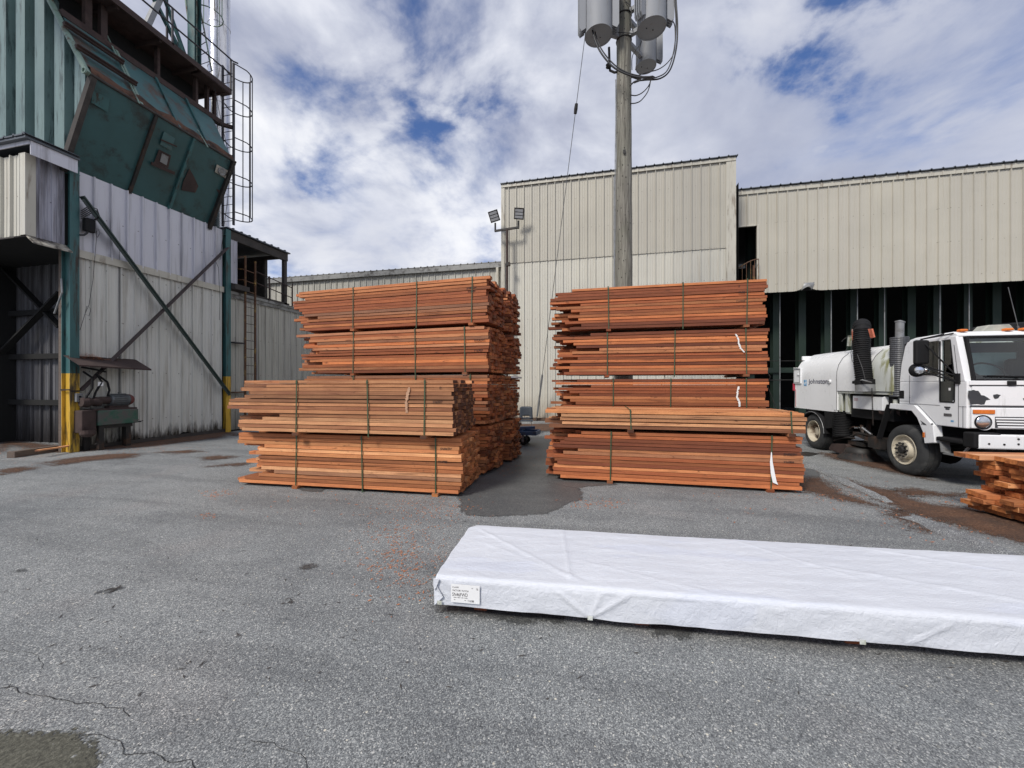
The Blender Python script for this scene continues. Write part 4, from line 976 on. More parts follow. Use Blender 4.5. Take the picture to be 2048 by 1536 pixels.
b = MB(); b.tube([(-11.20, YF - .03, 8.56), (-12.30, YF - .03, topz(-12.30)), (-13.6, YF - .03, topz(-13.6)), (-16, YF - .03, topz(-16))], .06, 10)
b.build('edge_tube', M['green_trim'], **W)
b = MB(); b.tube([Vector((-11.19, YF - .1, 8.58)) + Vector((math.cos(a * PI / 6) * .06, 0, math.sin(a * PI / 6) * .06)) for a in range(12)], .018, 6, close=True); b.build('edge_tube_ring', M['green_trim'], **W)
# louvre recess above the lid, beam and posts
b = MB(); b.box(-12.22, -12.06, YF, YE + .35, 10.08, 10.24); b.beam((-12.1, YE + .3, 10.1), (-11.85, YE + .55, 10.1), .1, .1); b.build('top_beam', M['rust'], **W)
b = MB(); b.box(-18, -12.9, YF + .2, 9.9, 6.7, 11.0); b.box(-13.6, -12.62, YF + .2, 9.85, 10.0, 11.05); b.build('bin_core', M['dark'], **W)
for y in (6.75, 7.05, 8.3, 9.35, 9.7):
    b = MB(); b.box(-12.2, -12.08, y, y + (.13 if y < 7.2 else .07), 10.24, 11.06); b.build('louvre_post', M['rust'], **W)
b = MB(); b.box(-13.6, -12.2, YE + .1, YE + .16, 10.2, 10.32); b.box(-12.2, -12.1, 9.95, 10.02, 10.24, 11.05); b.build('cross_tie', M['rust'], **W)
# walkway
wk = MB(); wk.box(-12.9, -11.70, 4.0, 10.15, 11.06, 11.12); wk.box(-11.72, -11.66, 3.98, 10.17, 11.0, 11.16)
for k in range(7): wk.box(-12.9, -11.73, 4.3 + k * .95, 4.36 + k * .95, 10.96, 11.058)
wk.box(-12.05, -11.68, 9.2, 10.15, 10.98, 11.058)
walk = wk.build('walkway', M['rust'], **W)
WK = dict(parent=walk, world=True)
for z in (11.66, 12.14):
    b = MB(); b.tube([(-11.68, 4.0, z), (-11.68, 10.22, z), (-11.6, 10.34, z)] if z > 12 else [(-11.68, 4.0, z), (-11.68, 10.15, z)], .024, 8); b.build('handrail', M['cage'], **WK)
for y in (4.2, 5.6, 7.0, 8.4, 10.15):
    b = MB(); b.box(-11.70, -11.66, y - .02, y + .02, 11.1, 12.14); b.build('rail_post', M['cage'], **WK)
# superstructure on the bin
b = MB(); b.box(-12.74, -12.46, 9.60, 9.62, 11.1, 18); b.box(-12.74, -12.46, 9.80, 9.82, 11.1, 18); b.box(-12.61, -12.59, 9.62, 9.80, 11.1, 18); b.build('tower_column', M['green'], **W)
for (a, c, w, m) in (((322, -10), (298, 42), .16, 'greysteel'), ((318, 18), (354, 90), .10, 'green'), ((334, -10), (334, 70), .05, 'cage'), ((333, 8), (366, 100), .09, 'green'), ((371, -10), (380, 60), .06, 'green_trim')):
    p, q = onX(a[0], a[1], -13.1), onX(c[0], c[1], -13.1); d = (q - p) * .6; b = MB(); b.beam(p - d * 1.5, q + d, w, w * .8); b.build('tower_brace', M[m], **W)
ld = MB(); p0, p1 = onY(424, 142, 10.0), onY(396, -5, 9.9); p1 = p0 + (p1 - p0) * 1.6; q0, q1 = onY(393, 150, 9.75), onY(393, -80, 9.75)
ld.tube([p0, p1], .022, 6); ld.tube([q0, q1], .022, 6); lad = ld.build('upper_ladder', M['green_trim'], **W)
for k in range(12):
    b = MB(); b.tube([p0.lerp(p1, k / 12), q0.lerp(q1, k / 12 * .95)], .011, 6); b.build('rung', M['cage'], parent=lad, world=True)
c = onY(417, 32, 10.3); b = MB(); b.tube([c + Vector((math.cos(a / 16 * 2 * PI) * .42, math.sin(a / 16 * 2 * PI) * .38, 0)) for a in range(16)], .018, 6, close=True); b.build('cage_hoop', M['green_trim'], parent=lad, world=True)
for a in (1, 4, 7):
    b = MB(); q = c + Vector((math.cos(a / 16 * 2 * PI) * .42, math.sin(a / 16 * 2 * PI) * .38, -.0)); b.tube([q, q + Vector((0, 0, 3))], .014, 6); b.build('cage_bar', M['green_trim'], parent=lad, world=True)
# caged ladder
cl = MB(); YC = 10.35
for X in (-12.24, -11.80): cl.box(X - .022, X + .022, YC - .03, YC + .03, 6.85, 12.2)
cage = cl.build('caged_ladder', M['cage'], **W); CW = dict(parent=cage, world=True)
z = 7.0
while z < 12.1:
    b = MB(); b.tube([(-12.24, YC, z), (-11.80, YC, z)], .011, 6); b.build('rung', M['cage'], **CW); z += .27
for z in (7.3, 8.53, 9.76, 11.0, 12.2):
    b = MB(); pts = [(-12.24, YC, z)]
    for k in range(17):
        a = PI * (1 - k / 16); pts.append((-12.02 + math.cos(a) * .36, YC + .35 + math.sin(a) * .45, z))
    pts.append((-11.80, YC, z)); b.tube(pts, .019, 6); b.build('cage_hoop', M['cage'], **CW)
for k in (2, 5, 8, 11, 14):
    a = PI * (1 - k / 16); b = MB(); b.box(-12.02 + math.cos(a) * .36 - .018, -12.02 + math.cos(a) * .36 + .018, YC + .35 + math.sin(a) * .45 - .004, YC + .35 + math.sin(a) * .45 + .004, 7.3, 12.2); b.build('cage_bar', M['cage'], **CW)
b = MB(); b.tube([onX(416, 110, -11.9), onX(440, 230, -11.85), onX(462, 330, -11.8), onX(455, 400, -11.8), onX(446, 470, -11.8), onX(440, 520, -11.95)], .008, 5); b.build('hanging_cable', M['cable'], **W)
# electrical junk on near column
p = onX(176, 440, -12.0); b = MB(); b.box(-12.02, -11.9, p.y - .1, p.y + .09, 5.25, 5.55); b.build('junction_box', M['black'], bevel=.01, **W)
b = MB()
for k in range(5):
    q = [onX(x, y, -11.92) for x, y in ((162, 422 + k * 4), (178 + k * 2, 412 + k * 3), (194, 418 + 4 * k), (199 - k, 432 + 2 * k), (188, 440), (172, 436))]; b.tube(q, .012, 6)
b.tube([onX(x, y, -11.95) for x, y in ((176, 455), (174, 466), (168, 470), (160, 470))], .022, 8); b.build('conduit_tangle', M['cable'], **W)
b = MB(); b.tube([onX(x, y, -11.96) for x, y in ((182, 458), (196, 458), (200, 466), (195, 475), (191, 468), (194, 460), (191, 500), (186, 560), (178, 610), (170, 628), (174, 612), (182, 618), (178, 632), (170, 628), (160, 660))], .005, 5); b.build('loose_wire', M['cable'], **W)
b = MB(); b.tube([onX(x, y, -11.97) for x, y in ((430, 520), (437, 535), (440, 600), (439, 640))], .006, 5); b.build('loose_wire', M['cable'], **W)
b = MB(); b.box(-11.99, -11.92, 6.50, 6.62, 1.18, 1.38); b.build('switch_box', M['greysteel'], bevel=.008, **W)
b = MB(); b.cyl((-11.92, 6.56, 1.30), (-11.90, 6.56, 1.30), .022, 10); b.cyl((-11.92, 6.56, 1.24), (-11.90, 6.56, 1.24), .016, 10); b.build('switch_knob', M['black'], **W)
# ---- ladder wing with covered platform -----------------------------------------
wing = thing('platform_wing', 'low pale clad wing with a dark roofed platform on top and a yellow ladder', 'building', (XW, 13.6, 0))
V = dict(parent=wing, world=True)
b = MB(); clad(b, (XW, 10.46, 0), (0, 1, 0), (1, 0, 0), 6.8, .05, 4.60, .30, .028, 4, 41); b.build('wall_cladding', M['greige'], **V)
b = MB(); b.box(XW - 5, XW - .02, 10.46, 17.28, 0, 4.62); b.build('core_wall', M['dark'], **V)
b = MB(); b.box(XW - 2.5, XW + .10, 10.46, 17.2, 4.63, 4.72); b.box(XW + .04, XW + .06, 10.46, 17.2, 4.50, 4.63); b.build('parapet_cap', M['gutter'], **V)
b = MB(); b.box(XW - .1, XW + .30, 10.46, 11.0, 4.78, 4.95); b.box(XW - 2.4, XW + .07, 10.46, 13.0, 4.725, 4.80); b.build('platform_deck', M['timber_dark'], **V)
b = MB(); b.box(XW - .06, XW + .07, 12.75, 12.88, 4.72, 6.56); b.box(XW - 1.0, XW - .86, 12.75, 12.88, 4.72, 6.56); b.box(XW - 2.4, XW - 2.3, 10.5, 12.88, 4.72, 6.56); b.box(XW - 2.4, XW - 1.02, 12.78, 12.85, 4.72, 6.56); b.build('platform_post', M['timber_dark'], **V)
b = MB(); b.box(XW - .03, XW + .09, 10.44, 12.90, 6.46, 6.74); b.box(XW - 2.4, XW - .04, 12.78, 12.88, 6.565, 6.70); b.build('eave_beam', M['timber_dark'], **V)
b = MB(); b.box(XW - 2.6, XW + .16, 10.3, 12.96, 6.76, 6.80)
for k in range(8): b.box(XW - 2.6, XW + .17, 10.5 + k * .31, 10.55 + k * .31, 6.80, 6.835)
b.build('platform_roof', M['roof'], **V)
b = MB(); clad(b, (XW + .07, 10.46, 0), (0, 1, 0), (1, 0, 0), .26, 5.0, 6.46, .13, .015); b.build('side_sheet', M['galv'], **V)
# yellow ladder
yl = MB(); X = -11.93; Ya, Yb = 10.90, 11.29
for y in (Ya, Yb): yl.box(X - .03, X + .03, y - .018, y + .018, .1, 6.02 if y == Ya else 5.95)
yel = yl.build('yellow_ladder', M['yel_rail'], **V); YV = dict(parent=yel, world=True)
for k in range(15):
    b = MB(); b.tube([(X, Ya, .5 + k * .29), (X, Yb, .5 + k * .29)], .010, 6); b.build('rung', M['rust'], **YV)
for z in (6.0, 5.62, 5.25, 4.9):
    b = MB(); b.tube([(X, Ya if z == 6.0 else Yb - .04, z - (.1 if z < 6 else 0)), (X - .1, Ya - .1 if z == 6.0 else Ya, z - .05), (X - .5, Ya - .15, z - .05)], .018, 6); b.build('handrail', M['yel_rail'], **YV)
b = MB(); b.box(X - .52, X - .48, Ya - .17, Ya - .13, 4.8, 5.95); b.build('rail_post', M['yel_rail'], **YV)
for z, m in ((3.0, 'cage'), (1.32, 'yel_rail')):
    b = MB(); b.box(XW + .04, X, 10.5, Ya, z - .02, z + .02); b.build('wall_bracket', M[m], **YV)
for z in (5.05, 5.45):
    b = MB(); b.tube([(XW + .1, 11.35, z + .2), (XW + .12, 13.1, z)], .02, 6); b.build('platform_rail', M['rust'], **V)
for y in (12.0, 13.1):
    b = MB(); b.box(XW + .09, XW + .13, y - .02, y + .02, 4.72, 5.62); b.build('rail_post', M['rust'], **V)
b = MB(); b.tube([(XW + .04, 11.5, 4.4), (XW + .05, 11.52, 2.0), (XW + .04, 11.5, .1)], .02, 6); b.build('conduit', M['greysteel'], **V)
# ---- hydraulic unit -------------------------------------------------------------
hu = thing('hydraulic_unit', 'grimy green hydraulic power unit with a grey motor on top under the rusty awning', 'machine', (-11.85, 7.1, 0))
H = dict(parent=hu, world=True)
b = MB(); b.box(-12.05, -11.70, 6.78, 7.60, .60, .96); b.build('oil_tank', M['greasy'] if 'greasy' in M else plain('grimy_green_tank', (.035, .11, .075), .45, .1, .3, 4, (.09, .085, .08), .62, dscale=4, bump=.2), bevel=.015, **H)
b = MB(); b.box(-12.05, -11.74, 6.5, 6.77, .45, .98); b.lathe((-11.74, 6.6, .52), (0, 0, -1), [(0, .13), (.1, .14), (.16, .08), (.17, 0)], 14); b.build('pump_housing', M['rust'], bevel=.02, **H)
b = MB(); b.box(-12.05, -11.72, 6.7, 7.58, .962, 1.0); b.box(-11.98, -11.8, 7.05, 7.45, 1.0, 1.06); b.build('top_plate', M['rust'], **H)
b = MB(); b.lathe((-11.87, 7.08, 1.20), (0, 1, 0), [(0, 0), (0, .13), (.03, .145), (.36, .145), (.37, .13), (.38, .14)], 24)
for k in range(18):
    a = 2 * PI * k / 18; d = Vector((math.cos(a), 0, math.sin(a))); b.beam(Vector((-11.87, 7.12, 1.2)) + d * .15, Vector((-11.87, 7.42, 1.2)) + d * .15, .008, .02, up=d)
b.tube([Vector((-11.87, 7.28, 1.375)) + Vector((math.cos(a), 0, math.sin(a))) * .022 for a in [i * PI / 4 for i in range(8)]], .006, 5, close=True)
b.build('motor', M['darksteel'] if 0 else plain('motor_grey', (.10, .11, .115), .5, .2, .2, 5, (.06, .035, .03), .35), **H)
b = MB(); b.lathe((-11.87, 7.46, 1.20), (0, 1, 0), [(0, .14), (.04, .14), (.10, .10), (.12, .0)], 24); b.build('motor_fan_cover', M['redlens'] if 0 else plain('dull_red_cover', (.13, .035, .03), .6, 0, .3, 6), smooth=40, **H)
b = MB(); b.cyl((-11.87, 6.9, 1.2), (-11.87, 7.08, 1.2), .09, 16); b.lathe((-11.87, 6.55, 1.17), (0, 1, 0), [(0, 0), (0, .10), (.1, .13), (.2, .09), (.28, .12), (.35, .11), (.36, 0)], 16); b.build('pump', M['rust'], **H)
for pts in (((-11.9, 6.6, 1.9), (-11.85, 6.75, 1.75), (-11.8, 6.72, 1.5), (-11.82, 6.6, 1.25)), ((-11.9, 6.85, 1.85), (-11.8, 6.9, 1.65), (-11.8, 6.78, 1.4), (-11.85, 6.76, 1.22)), ((-11.9, 6.9, 1.8), (-11.82, 7.02, 1.65), (-11.82, 7.06, 1.45), (-11.86, 7.05, 1.3)), ((-11.95, 6.6, 2.0), (-11.85, 6.8, 1.95), (-11.85, 7.0, 1.9))):
    b = MB(); P = [Vector(p) for p in pts]; Q = []
    for i in range(len(P) - 1):
        for k in range(5): Q.append(P[i].lerp(P[i + 1], k / 5) + Vector((0, 0, 0)))
    Q.append(P[-1]); b.tube(Q, .022, 8); b.build('hose', M['black'], **H)
b = MB(); b.box(-11.79, -11.785, 6.82, 6.92, 1.55, 1.65); b.build('paper_tag', M['label'], **H)
for y, x in ((6.72, -12.0), (6.86, -11.78), (7.42, -11.8), (7.5, -12.0)):
    b = MB(); b.box(x - .04, x + .04, y - .05, y + .05, 0, .60); b.build('leg', M['darksteel'], **H)
b = MB(); b.cyl((-11.76, 7.60, .62), (-11.74, 7.68, .62), .02, 8); b.tube([(-11.75, 7.66, .62), (-11.72, 7.72, .64)], .008, 6); b.build('drain_tap', M['darksteel'], **H)
b = MB(); b.box(-12.0, -11.75, 6.85, 7.5, .52, .598); b.build('drip_pan', M['darksteel'], **H)
# ---- flue -----------------------------------------------------------------------
fl = thing('exhaust_flue', 'tall shiny stainless steel flue behind the caged ladder', 'flue', (-13.77, 11.5, 4.7))
b = MB(); b.cyl((-13.77, 11.5, 4.7), (-13.77, 11.5, 20), .34, 32); b.build('flue_pipe', M['stainless'], smooth=40, parent=fl, world=True)
for z in (8.6, 10.1, 11.9, 13.2, 14.8):
    b = MB(); b.cyl((-13.77, 11.5, z), (-13.77, 11.5, z + .05), .35, 32); b.build('flue_band', M['stainless'], smooth=40, parent=fl, world=True)
# ---- old beam on the ground ------------------------------------------------------
p, q = onZ(30, 916), onZ(124, 901); b = MB(); rng = random.Random(2); L_ = (q - p).length
board_mesh(b, 0, L_, 0, .15, 0, .13, (.3, .6, .4), 6, rng, bow=.01); an = math.atan2(q.y - p.y, q.x - p.x)
o = b.build('timber_beam', [M['timber'], M['timber']]); o.location = (p.x, p.y, .004); o.rotation_euler = (0, 0, an); tag(o, 'short grey timber beam lying on the ground by the bay opening', 'timber')
b = MB(); board_mesh(b, 0, L_ * .75, 0, .08, 0, .03, (.9, .9, .4), 6, rng, bow=.02)
o = b.build('split_board', [M['wood2'], M['wood2_end']]); o.location = (p.x + .5, p.y + .12, .139); o.rotation_euler = (0, 0, an + .05); tag(o, 'split pale board lying on the grey timber beam', 'board')
# ================= SWEEPER TRUCK ==================================================
TO = Vector((5.24, 8.10, 0)); TH_ = math.radians(2.5)
tex_ = Vector((math.cos(TH_), math.sin(TH_), 0)); tey = Vector((-math.sin(TH_), math.cos(TH_), 0))
def tp(fx, fy, off=0.0, k=2.954):       # point on a plane parallel to the truck's side, truck coordinates
    r = ray(1520 + fx / k, 560 + fy / k); t = (off + TO.dot(tex_)) / r.dot(tex_)
    q = Vector((r.x * t, r.y * t, 0)) - TO
    return Vector((off, q.dot(tey), CAMH + r.z * t))
def tf(fx, fy, yy, k=2.954):            # point on a plane parallel to the truck's front
    r = ray(1520 + fx / k, 560 + fy / k); t = (yy + TO.dot(tey)) / r.dot(tey)
    q = Vector((r.x * t, r.y * t, 0)) - TO
    return Vector((q.dot(tex_), yy, CAMH + r.z * t))
tr = thing('sweeper_truck', 'white street sweeper truck with a black corrugated hose upright behind its cab', 'truck', TO, TH_)
def sx(poly, x0, x1, name, mat, bevel=0, parent=tr, smooth=False):
    b = MB(); b.prism(poly, lambda a, c, t: (t, a, c), x0, x1); return b.build(name, M[mat], parent, bevel=bevel, fix=True, smooth=smooth)
TW = 2.2
# hopper body
half = [(0, 1.72), (.010, 1.88), (.045, 2.03), (.12, 2.17), (.24, 2.28), (.42, 2.36), (.70, 2.405), (1.1, 2.42)]
def body(name, ya, yb, zb, mat, ya_top=None, bulge=0):
    sec = [(0, zb)] + half + [(TW - x, z) for x, z in half[::-1][1:]] + [(TW, zb)]
    b = MB(); vs = []
    for i in range(13):
        t = i / 12
        for x, z in sec:
            yb2 = yb - (max(0, (z - zb) / (2.42 - zb)) ** 2 * .10 if ya_top else 0)
            y = ya + (yb2 - ya) * t
            n = .006 * noise.noise(Vector((x * 3, y * 2, z * 3)))
            vs.append((x - n, y, z + n))
    m = len(sec)
    fs = [(i * m + j, i * m + j + 1, (i + 1) * m + j + 1, (i + 1) * m + j) for i in range(12) for j in range(m - 1)]
    fs += [tuple(range(m)), tuple(12 * m + j for j in range(m)), *[(i * m, (i + 1) * m, (i + 1) * m + m - 1, i * m + m - 1) for i in range(12)]]
    b.add(vs, fs); return b.build(name, M[mat], tr, smooth=30, fix=True)
bd = body('hopper_body', 1.905, 3.63, .97, 'white', True)
body('hopper_front_section', .90, 1.897, 1.45, 'white')
body('hopper_front_section', .34, .897, 1.46, 'white_dirty').name = 'water_tank'
b = MB(); b.box(.02, TW - .02, .36, 1.9, 1.40, 1.445); b.build('body_floor', M['white_dirty'], tr)
b = MB(); b.box(.03, .06, 1.80, 1.89, .99, 1.45); b.box(.05, .09, 1.62, 1.70, .99, 1.40); b.box(.12, 2.0, 1.60, 1.9, .95, 1.39); b.build('hopper_bracket', M['white_dirty'], tr)
b = MB(); b.box(.1, 2.0, .45, 1.6, .9, 1.395); b.build('engine_housing', M['black'], tr)
# rear details
q0 = tp(205, 525); q1 = tp(246, 612)
b = MB(); ya, yb, za, zb = min(q0.y, q1.y), max(q0.y, q1.y), min(q0.z, q1.z), max(q0.z, q1.z)
b.box(-.03, .02, ya, yb, za, zb); ht = b.build('side_hatch', M['white'], tr, bevel=.008)
b = MB()
for a in (ya + .03, yb - .03): b.box(-.034, -.0305, a - .004, a + .004, za + .03, zb - .03)
for z in (za + .03, zb - .03): b.box(-.0342, -.0307, ya + .03, yb - .03, z - .004, z + .004)
b.build('hatch_gap', M['seam'], ht)
b = MB(); b.beam((-.045, ya + .03, (za + zb) / 2 + .03), (-.045, ya + .12, (za + zb) / 2 + .05), .02, .025); b.beam((-.045, ya - .01, zb + .01), (-.045, yb - .05, zb + .02), .02, .02); b.build('hatch_latch', M['white'], ht, bevel=.004)
b = MB(); b.box(-.006, -.0015, 3.56, 3.585, 1.0, 1.46); b.build('red_tape', M['redwhite'], tr)
b = MB(); b.box(-.006, -.0015, 3.535, 3.555, 1.0, 1.46); b.build('white_tape', M['label'], tr)
b = MB(); b.box(-.02, .1, 3.64, 3.70, 1.42, 1.62); b.box(-.01, .05, 3.64, 3.68, 1.7, 1.85); b.build('tail_light', M['redwhite'], tr, bevel=.01)
b = MB(); b.box(.12, .55, 3.50, 3.56, 2.22, 2.33); b.build('rear_hinge', M['white'], tr, bevel=.02)
# lettering
q = tp(289, 612); s = text('lettering', 'Johnston', .165, frame((-.004, q.y, q.z), (0, -1, 0), (0, 0, 1)), M['logo_ink'], tr, off=.001, sx=1.32, ext=.001)
b = MB(); q = tp(260, 626); w = .115; h = .155; y = q.y; z = q.z
for (a, c, d, e) in ((0, 0, .3, .3), (.62, 0, 1, .38), (0, .62, .38, 1), (.7, .7, 1, 1)):
    b.box(-.004, -.001, y - w * d, y - w * a, z + h * c, z + h * e)
b.tube([(-.003, y - w * (.5 + .38 * math.cos(k * PI / 8)), z + h * (.5 + .38 * math.sin(k * PI / 8))) for k in range(16)], .006, 4, close=True)
b.build('blue_emblem', M['logo_blue'], tr)
q = tp(414, 600); b = MB(); b.lathe((0, q.y, q.z), (-1, 0, 0), [(0, .045), (.02, .045), (.03, .035), (.03, 0)], 18); cp = b.build('filler_cap', M['white'], tr, smooth=40)
b = MB(); b.lathe((-.031, q.y, q.z), (-1, 0, 0), [(0, .018), (.006, .016), (.006, 0)], 12); b.build('cap_knob', M['greysteel'], cp)
b = MB(); sm = [(x, z) for x, z in half if z < 2.35]
b.tube([(-.004, 1.90, 1.0), (-.004, 1.90, 1.66)] + [(x - .008, 1.90, z + .004) for x, z in sm], .0045, 5); b.build('body_seam', M['seam'], tr)
b = MB(); b.tube([(-.004, .898, 1.46), (-.004, .898, 1.66)] + [(x - .008, .898, z + .004) for x, z in sm], .004, 5); b.build('body_seam', M['seam'], tr)
b = MB(); b.tube([tp(545, 395, .3), tp(543, 430, .0) + Vector((-.02, 0, 0)), tp(545, 480, -.02), tp(560, 505, -.02), tp(578, 516, -.03)], .005, 5); b.build('thin_cable', M['cable'], tr)
b = MB(); b.tube([tp(517, 398, .4), tp(500, 430, .12)], .003, 4); b.build('thin_cable', M['cable'], tr)
# upright hose
hb, hm, ht_ = tp(622, 625, -.10), tp(612, 450, -.10), tp(603, 300, -.02); b = MB(); path = []; N = 120
for i in range(N + 1):
    a = i / N
    if a < .86: c = a / .86; p = hb.lerp(ht_, c) + Vector((0, 0, 0)); p += Vector((-.03 * math.sin(PI * c), 0, 0))
    else:
        c = (a - .86) / .14; p = ht_ + Vector((.49, .87, 0)) * (.19 * (1 - math.cos(c * PI / 2))) + Vector((0, 0, .13 * math.sin(c * PI / 2)))
    path.append(p)
b.tube(path, lambda i: .140 if i % 4 in (0, 1) else .126, 22); b.tube([path[-1], path[-1] + Vector((.14, .25, -.05)), path[-1] + Vector((.24, .42, -.45))], .14, 20)
hs = b.build('suction_hose', M['black'], tr, smooth=25)
b = MB(); d = (hb - hm).normalized(); b.cyl(hb + d * .12, hb - d * .02, .155, 24); b.build('hose_cuff', M['greysteel'], tr, smooth=40)
b = MB(); b.cyl(hb - d * .02, hb - d * .12, .158, 24); b.cyl(tp(580, 600, -.12), tp(556, 605, -.15), .03, 10); b.cyl(tp(562, 598, -.15), tp(560, 612, -.15), .045, 10); b.build('hose_clamp', M['black'], tr, smooth=40)
for pts in (((541, 292), (558, 285), (568, 325), (566, 360), (552, 380), (542, 345)), ((637, 289), (658, 288), (671, 338), (652, 345))):
    P = [tp(x, y, -.05) for x, y in pts]; b = MB(); n = len(P); b.add(P + [p + Vector((.03, 0, 0)) for p in P], [tuple(range(n)), tuple(range(n, 2 * n))] + [(i, (i + 1) % n, n + (i + 1) % n, n + i) for i in range(n)]); b.build('red_flap', M['redlens'], tr, fix=True)
b = MB(); b.tube([tp(556, 345, -.16), tp(600, 346, -.26), tp(660, 343, -.16)], .006, 5); b.tube([tp(575, 440, -.25), tp(605, 520, -.26), tp(622, 590, -.25)], .006, 5); b.tube([tp(552, 335, .1), tp(520, 335, .1), tp(500, 345, .1), tp(483, 362, .1)], .008, 5); b.build('tie_cable', M['cable'], tr)
b = MB(); b.beam(tp(528, 390, .2), tp(534, 330, .2), .06, .06); b.beam(tp(566, 276, -.06), tp(585, 271, -.06), .03, .03); b.build('hose_bracket', M['white_dirty'], tr)
b = MB(); b.tube([tp(566, 600, -.12), tp(604, 590, -.26), tp(660, 605, -.2)], .012, 6); b.build('hose_ring', M['greysteel'], tr)
# chain
b = MB(); p, q = tp(661, 640, -.12), tp(668, 860, -.10)
for i in range(34):
    a = p.lerp(q, i / 34); c = p.lerp(q, (i + .8) / 34); b.beam(a, c, .02 if i % 2 else .008, .008 if i % 2 else .02)
b.build('chain', M['darksteel'], tr)
# exhaust
e0 = tp(822, 690, .15); e1 = tp(824, 338, .15); b = MB(); nn = 60; b.lathe(e0, e1 - e0, [(i * (e1 - e0).length / nn, .135 if i % 2 else .128) for i in range(nn + 1)] + [((e1 - e0).length, .06)], 24)
b.build('exhaust_guard', plain('perforated_dark_guard', (.085, .088, .095), .5, .3, .2, 20), tr)
b = MB(); b.cyl(e1 - Vector((0, 0, .1)), tp(826, 250, .15), .062, 16); b.lathe(tp(826, 252, .15), (.2, 0, 1), [(0, .07), (.02, .075), (.03, .05), (.05, .0)], 14); b.build('exhaust_pipe', M['greysteel'], tr, smooth=40)
b = MB(); p = tp(800, 705, .1); b.cyl(p, p - Vector((0, 0, .12)), .035, 10); b.cyl(p + Vector((.1, 0, .03)), p + Vector((.1, 0, -.2)), .05, 10); b.build('exhaust_elbow', M['white_dirty'], tr, smooth=40)
# toolbox
q0, q1 = tp(548, 682, .0), tp(724, 776, 0)
b = MB(); b.box(.0, .35, q1.y, q0.y, 1.09, 1.36); tb = b.build('toolbox', M['white'], tr, bevel=.01)
b = MB(); b.box(-.002, .02, q1.y, q0.y, 1.352, 1.362); b.build('toolbox_gap', M['seam'], tb)
b = MB()
for k in range(3): b.box(-.003, -.001, q0.y - .16, q0.y - .04, 1.30 - k * .022, 1.305 - k * .022)
b.build('red_fine_print', M['redwhite'], tb)
# cab: lower body
lower = [(.17, 1.64), (.18, 1.25), (-.20, 1.25), (-.38, 1.10), (-.56, .94), (-1.05, .94), (-1.06, 1.64)]
sx(lower, .0, TW, 'cab_lower', 'white', .012)
sx([(.16, 2.31), (-.01, 2.31), (-.06, 2.345), (-.12, 2.375), (-.78, 2.40), (-.90, 2.37), (-.915, 2.31)][:0] + [(.03, 2.32), (-.02, 2.37), (-.12, 2.39), (-.80, 2.405), (-.88, 2.38), (-.90, 2.32)], .02, TW - .02, 'cab_roof', 'white', .02, smooth=40)
for xx, s in ((0, 1), (TW, -1)):
    def side(poly, nm, mat, d0=0.0, d1=.045, bev=.006): return sx(poly, xx + s * d0, xx + s * d1, nm, mat, bev)
    side([(.17, 1.642), (.13, 1.95), (.05, 2.26), (.0, 2.33), (-.14, 2.335), (-.16, 2.25), (-.15, 1.80), (-.10, 1.74), (-.10, 1.642)], 'cab_rear_pillar', 'white')
    side([(-.102, 1.642), (-.102, 1.755), (-.58, 1.755), (-.58, 1.642)], 'door_sill', 'white')
    side([(-.582, 1.642), (-.60, 2.31), (-.635, 2.31), (-.635, 1.642)], 'door_frame', 'white', .002)
    side([(-.87, 1.642), (-.79, 2.33), (-.885, 2.33), (-1.03, 1.642)], 'cab_corner_pillar', 'white', .0, .09)
    side([(-.142, 2.29), (-.142, 2.335), (-.79, 2.335), (-.79, 2.29)], 'door_header', 'white', .003)
    side([(-.14, 1.757), (-.155, 2.288), (-.595, 2.288), (-.58, 1.757)], 'side_window', 'clear', .02, .024, 0)
    side([(-.637, 1.644), (-.637, 2.288), (-.80, 2.288), (-.86, 1.644)], 'quarter_window', 'clear', .02, .024, 0)
# rear wall with window
b = MB()
for x0_, x1_, z0_, z1_ in ((.04, .55, 1.645, 2.31), (1.65, TW - .04, 1.645, 2.31), (.552, 1.648, 1.645, 1.75), (.552, 1.648, 2.14, 2.31)): b.box(x0_, x1_, .08, .12, z0_, z1_)
b.build('cab_rear_wall', M['black'], tr)
b = MB(); b.box(.553, 1.647, .095, .10, 1.751, 2.139); b.build('rear_window', plain('pale_rear_window', (.42, .58, .56), .3, 0, .05), tr)
b = MB(); b.box(.05, TW - .05, -.98, .1, 1.645, 1.66); b.box(.06, TW - .06, -1.0, -.78, 1.661, 1.70); b.build('dashboard', M['black'], tr)
for x in (.35, 1.35):
    b = MB(); b.box(x, x + .48, -.12, -.02, 1.66, 2.02); b.build('seat_back', M['black'], tr, bevel=.05)
b = MB(); b.tube([(.6 + .2 * math.cos(k * PI / 10), -.66 + .1 * math.sin(k * PI / 10), 1.80 + .13 * math.sin(k * PI / 10)) for k in range(20)], .014, 6, close=True); b.build('steering_wheel', M['black'], tr)
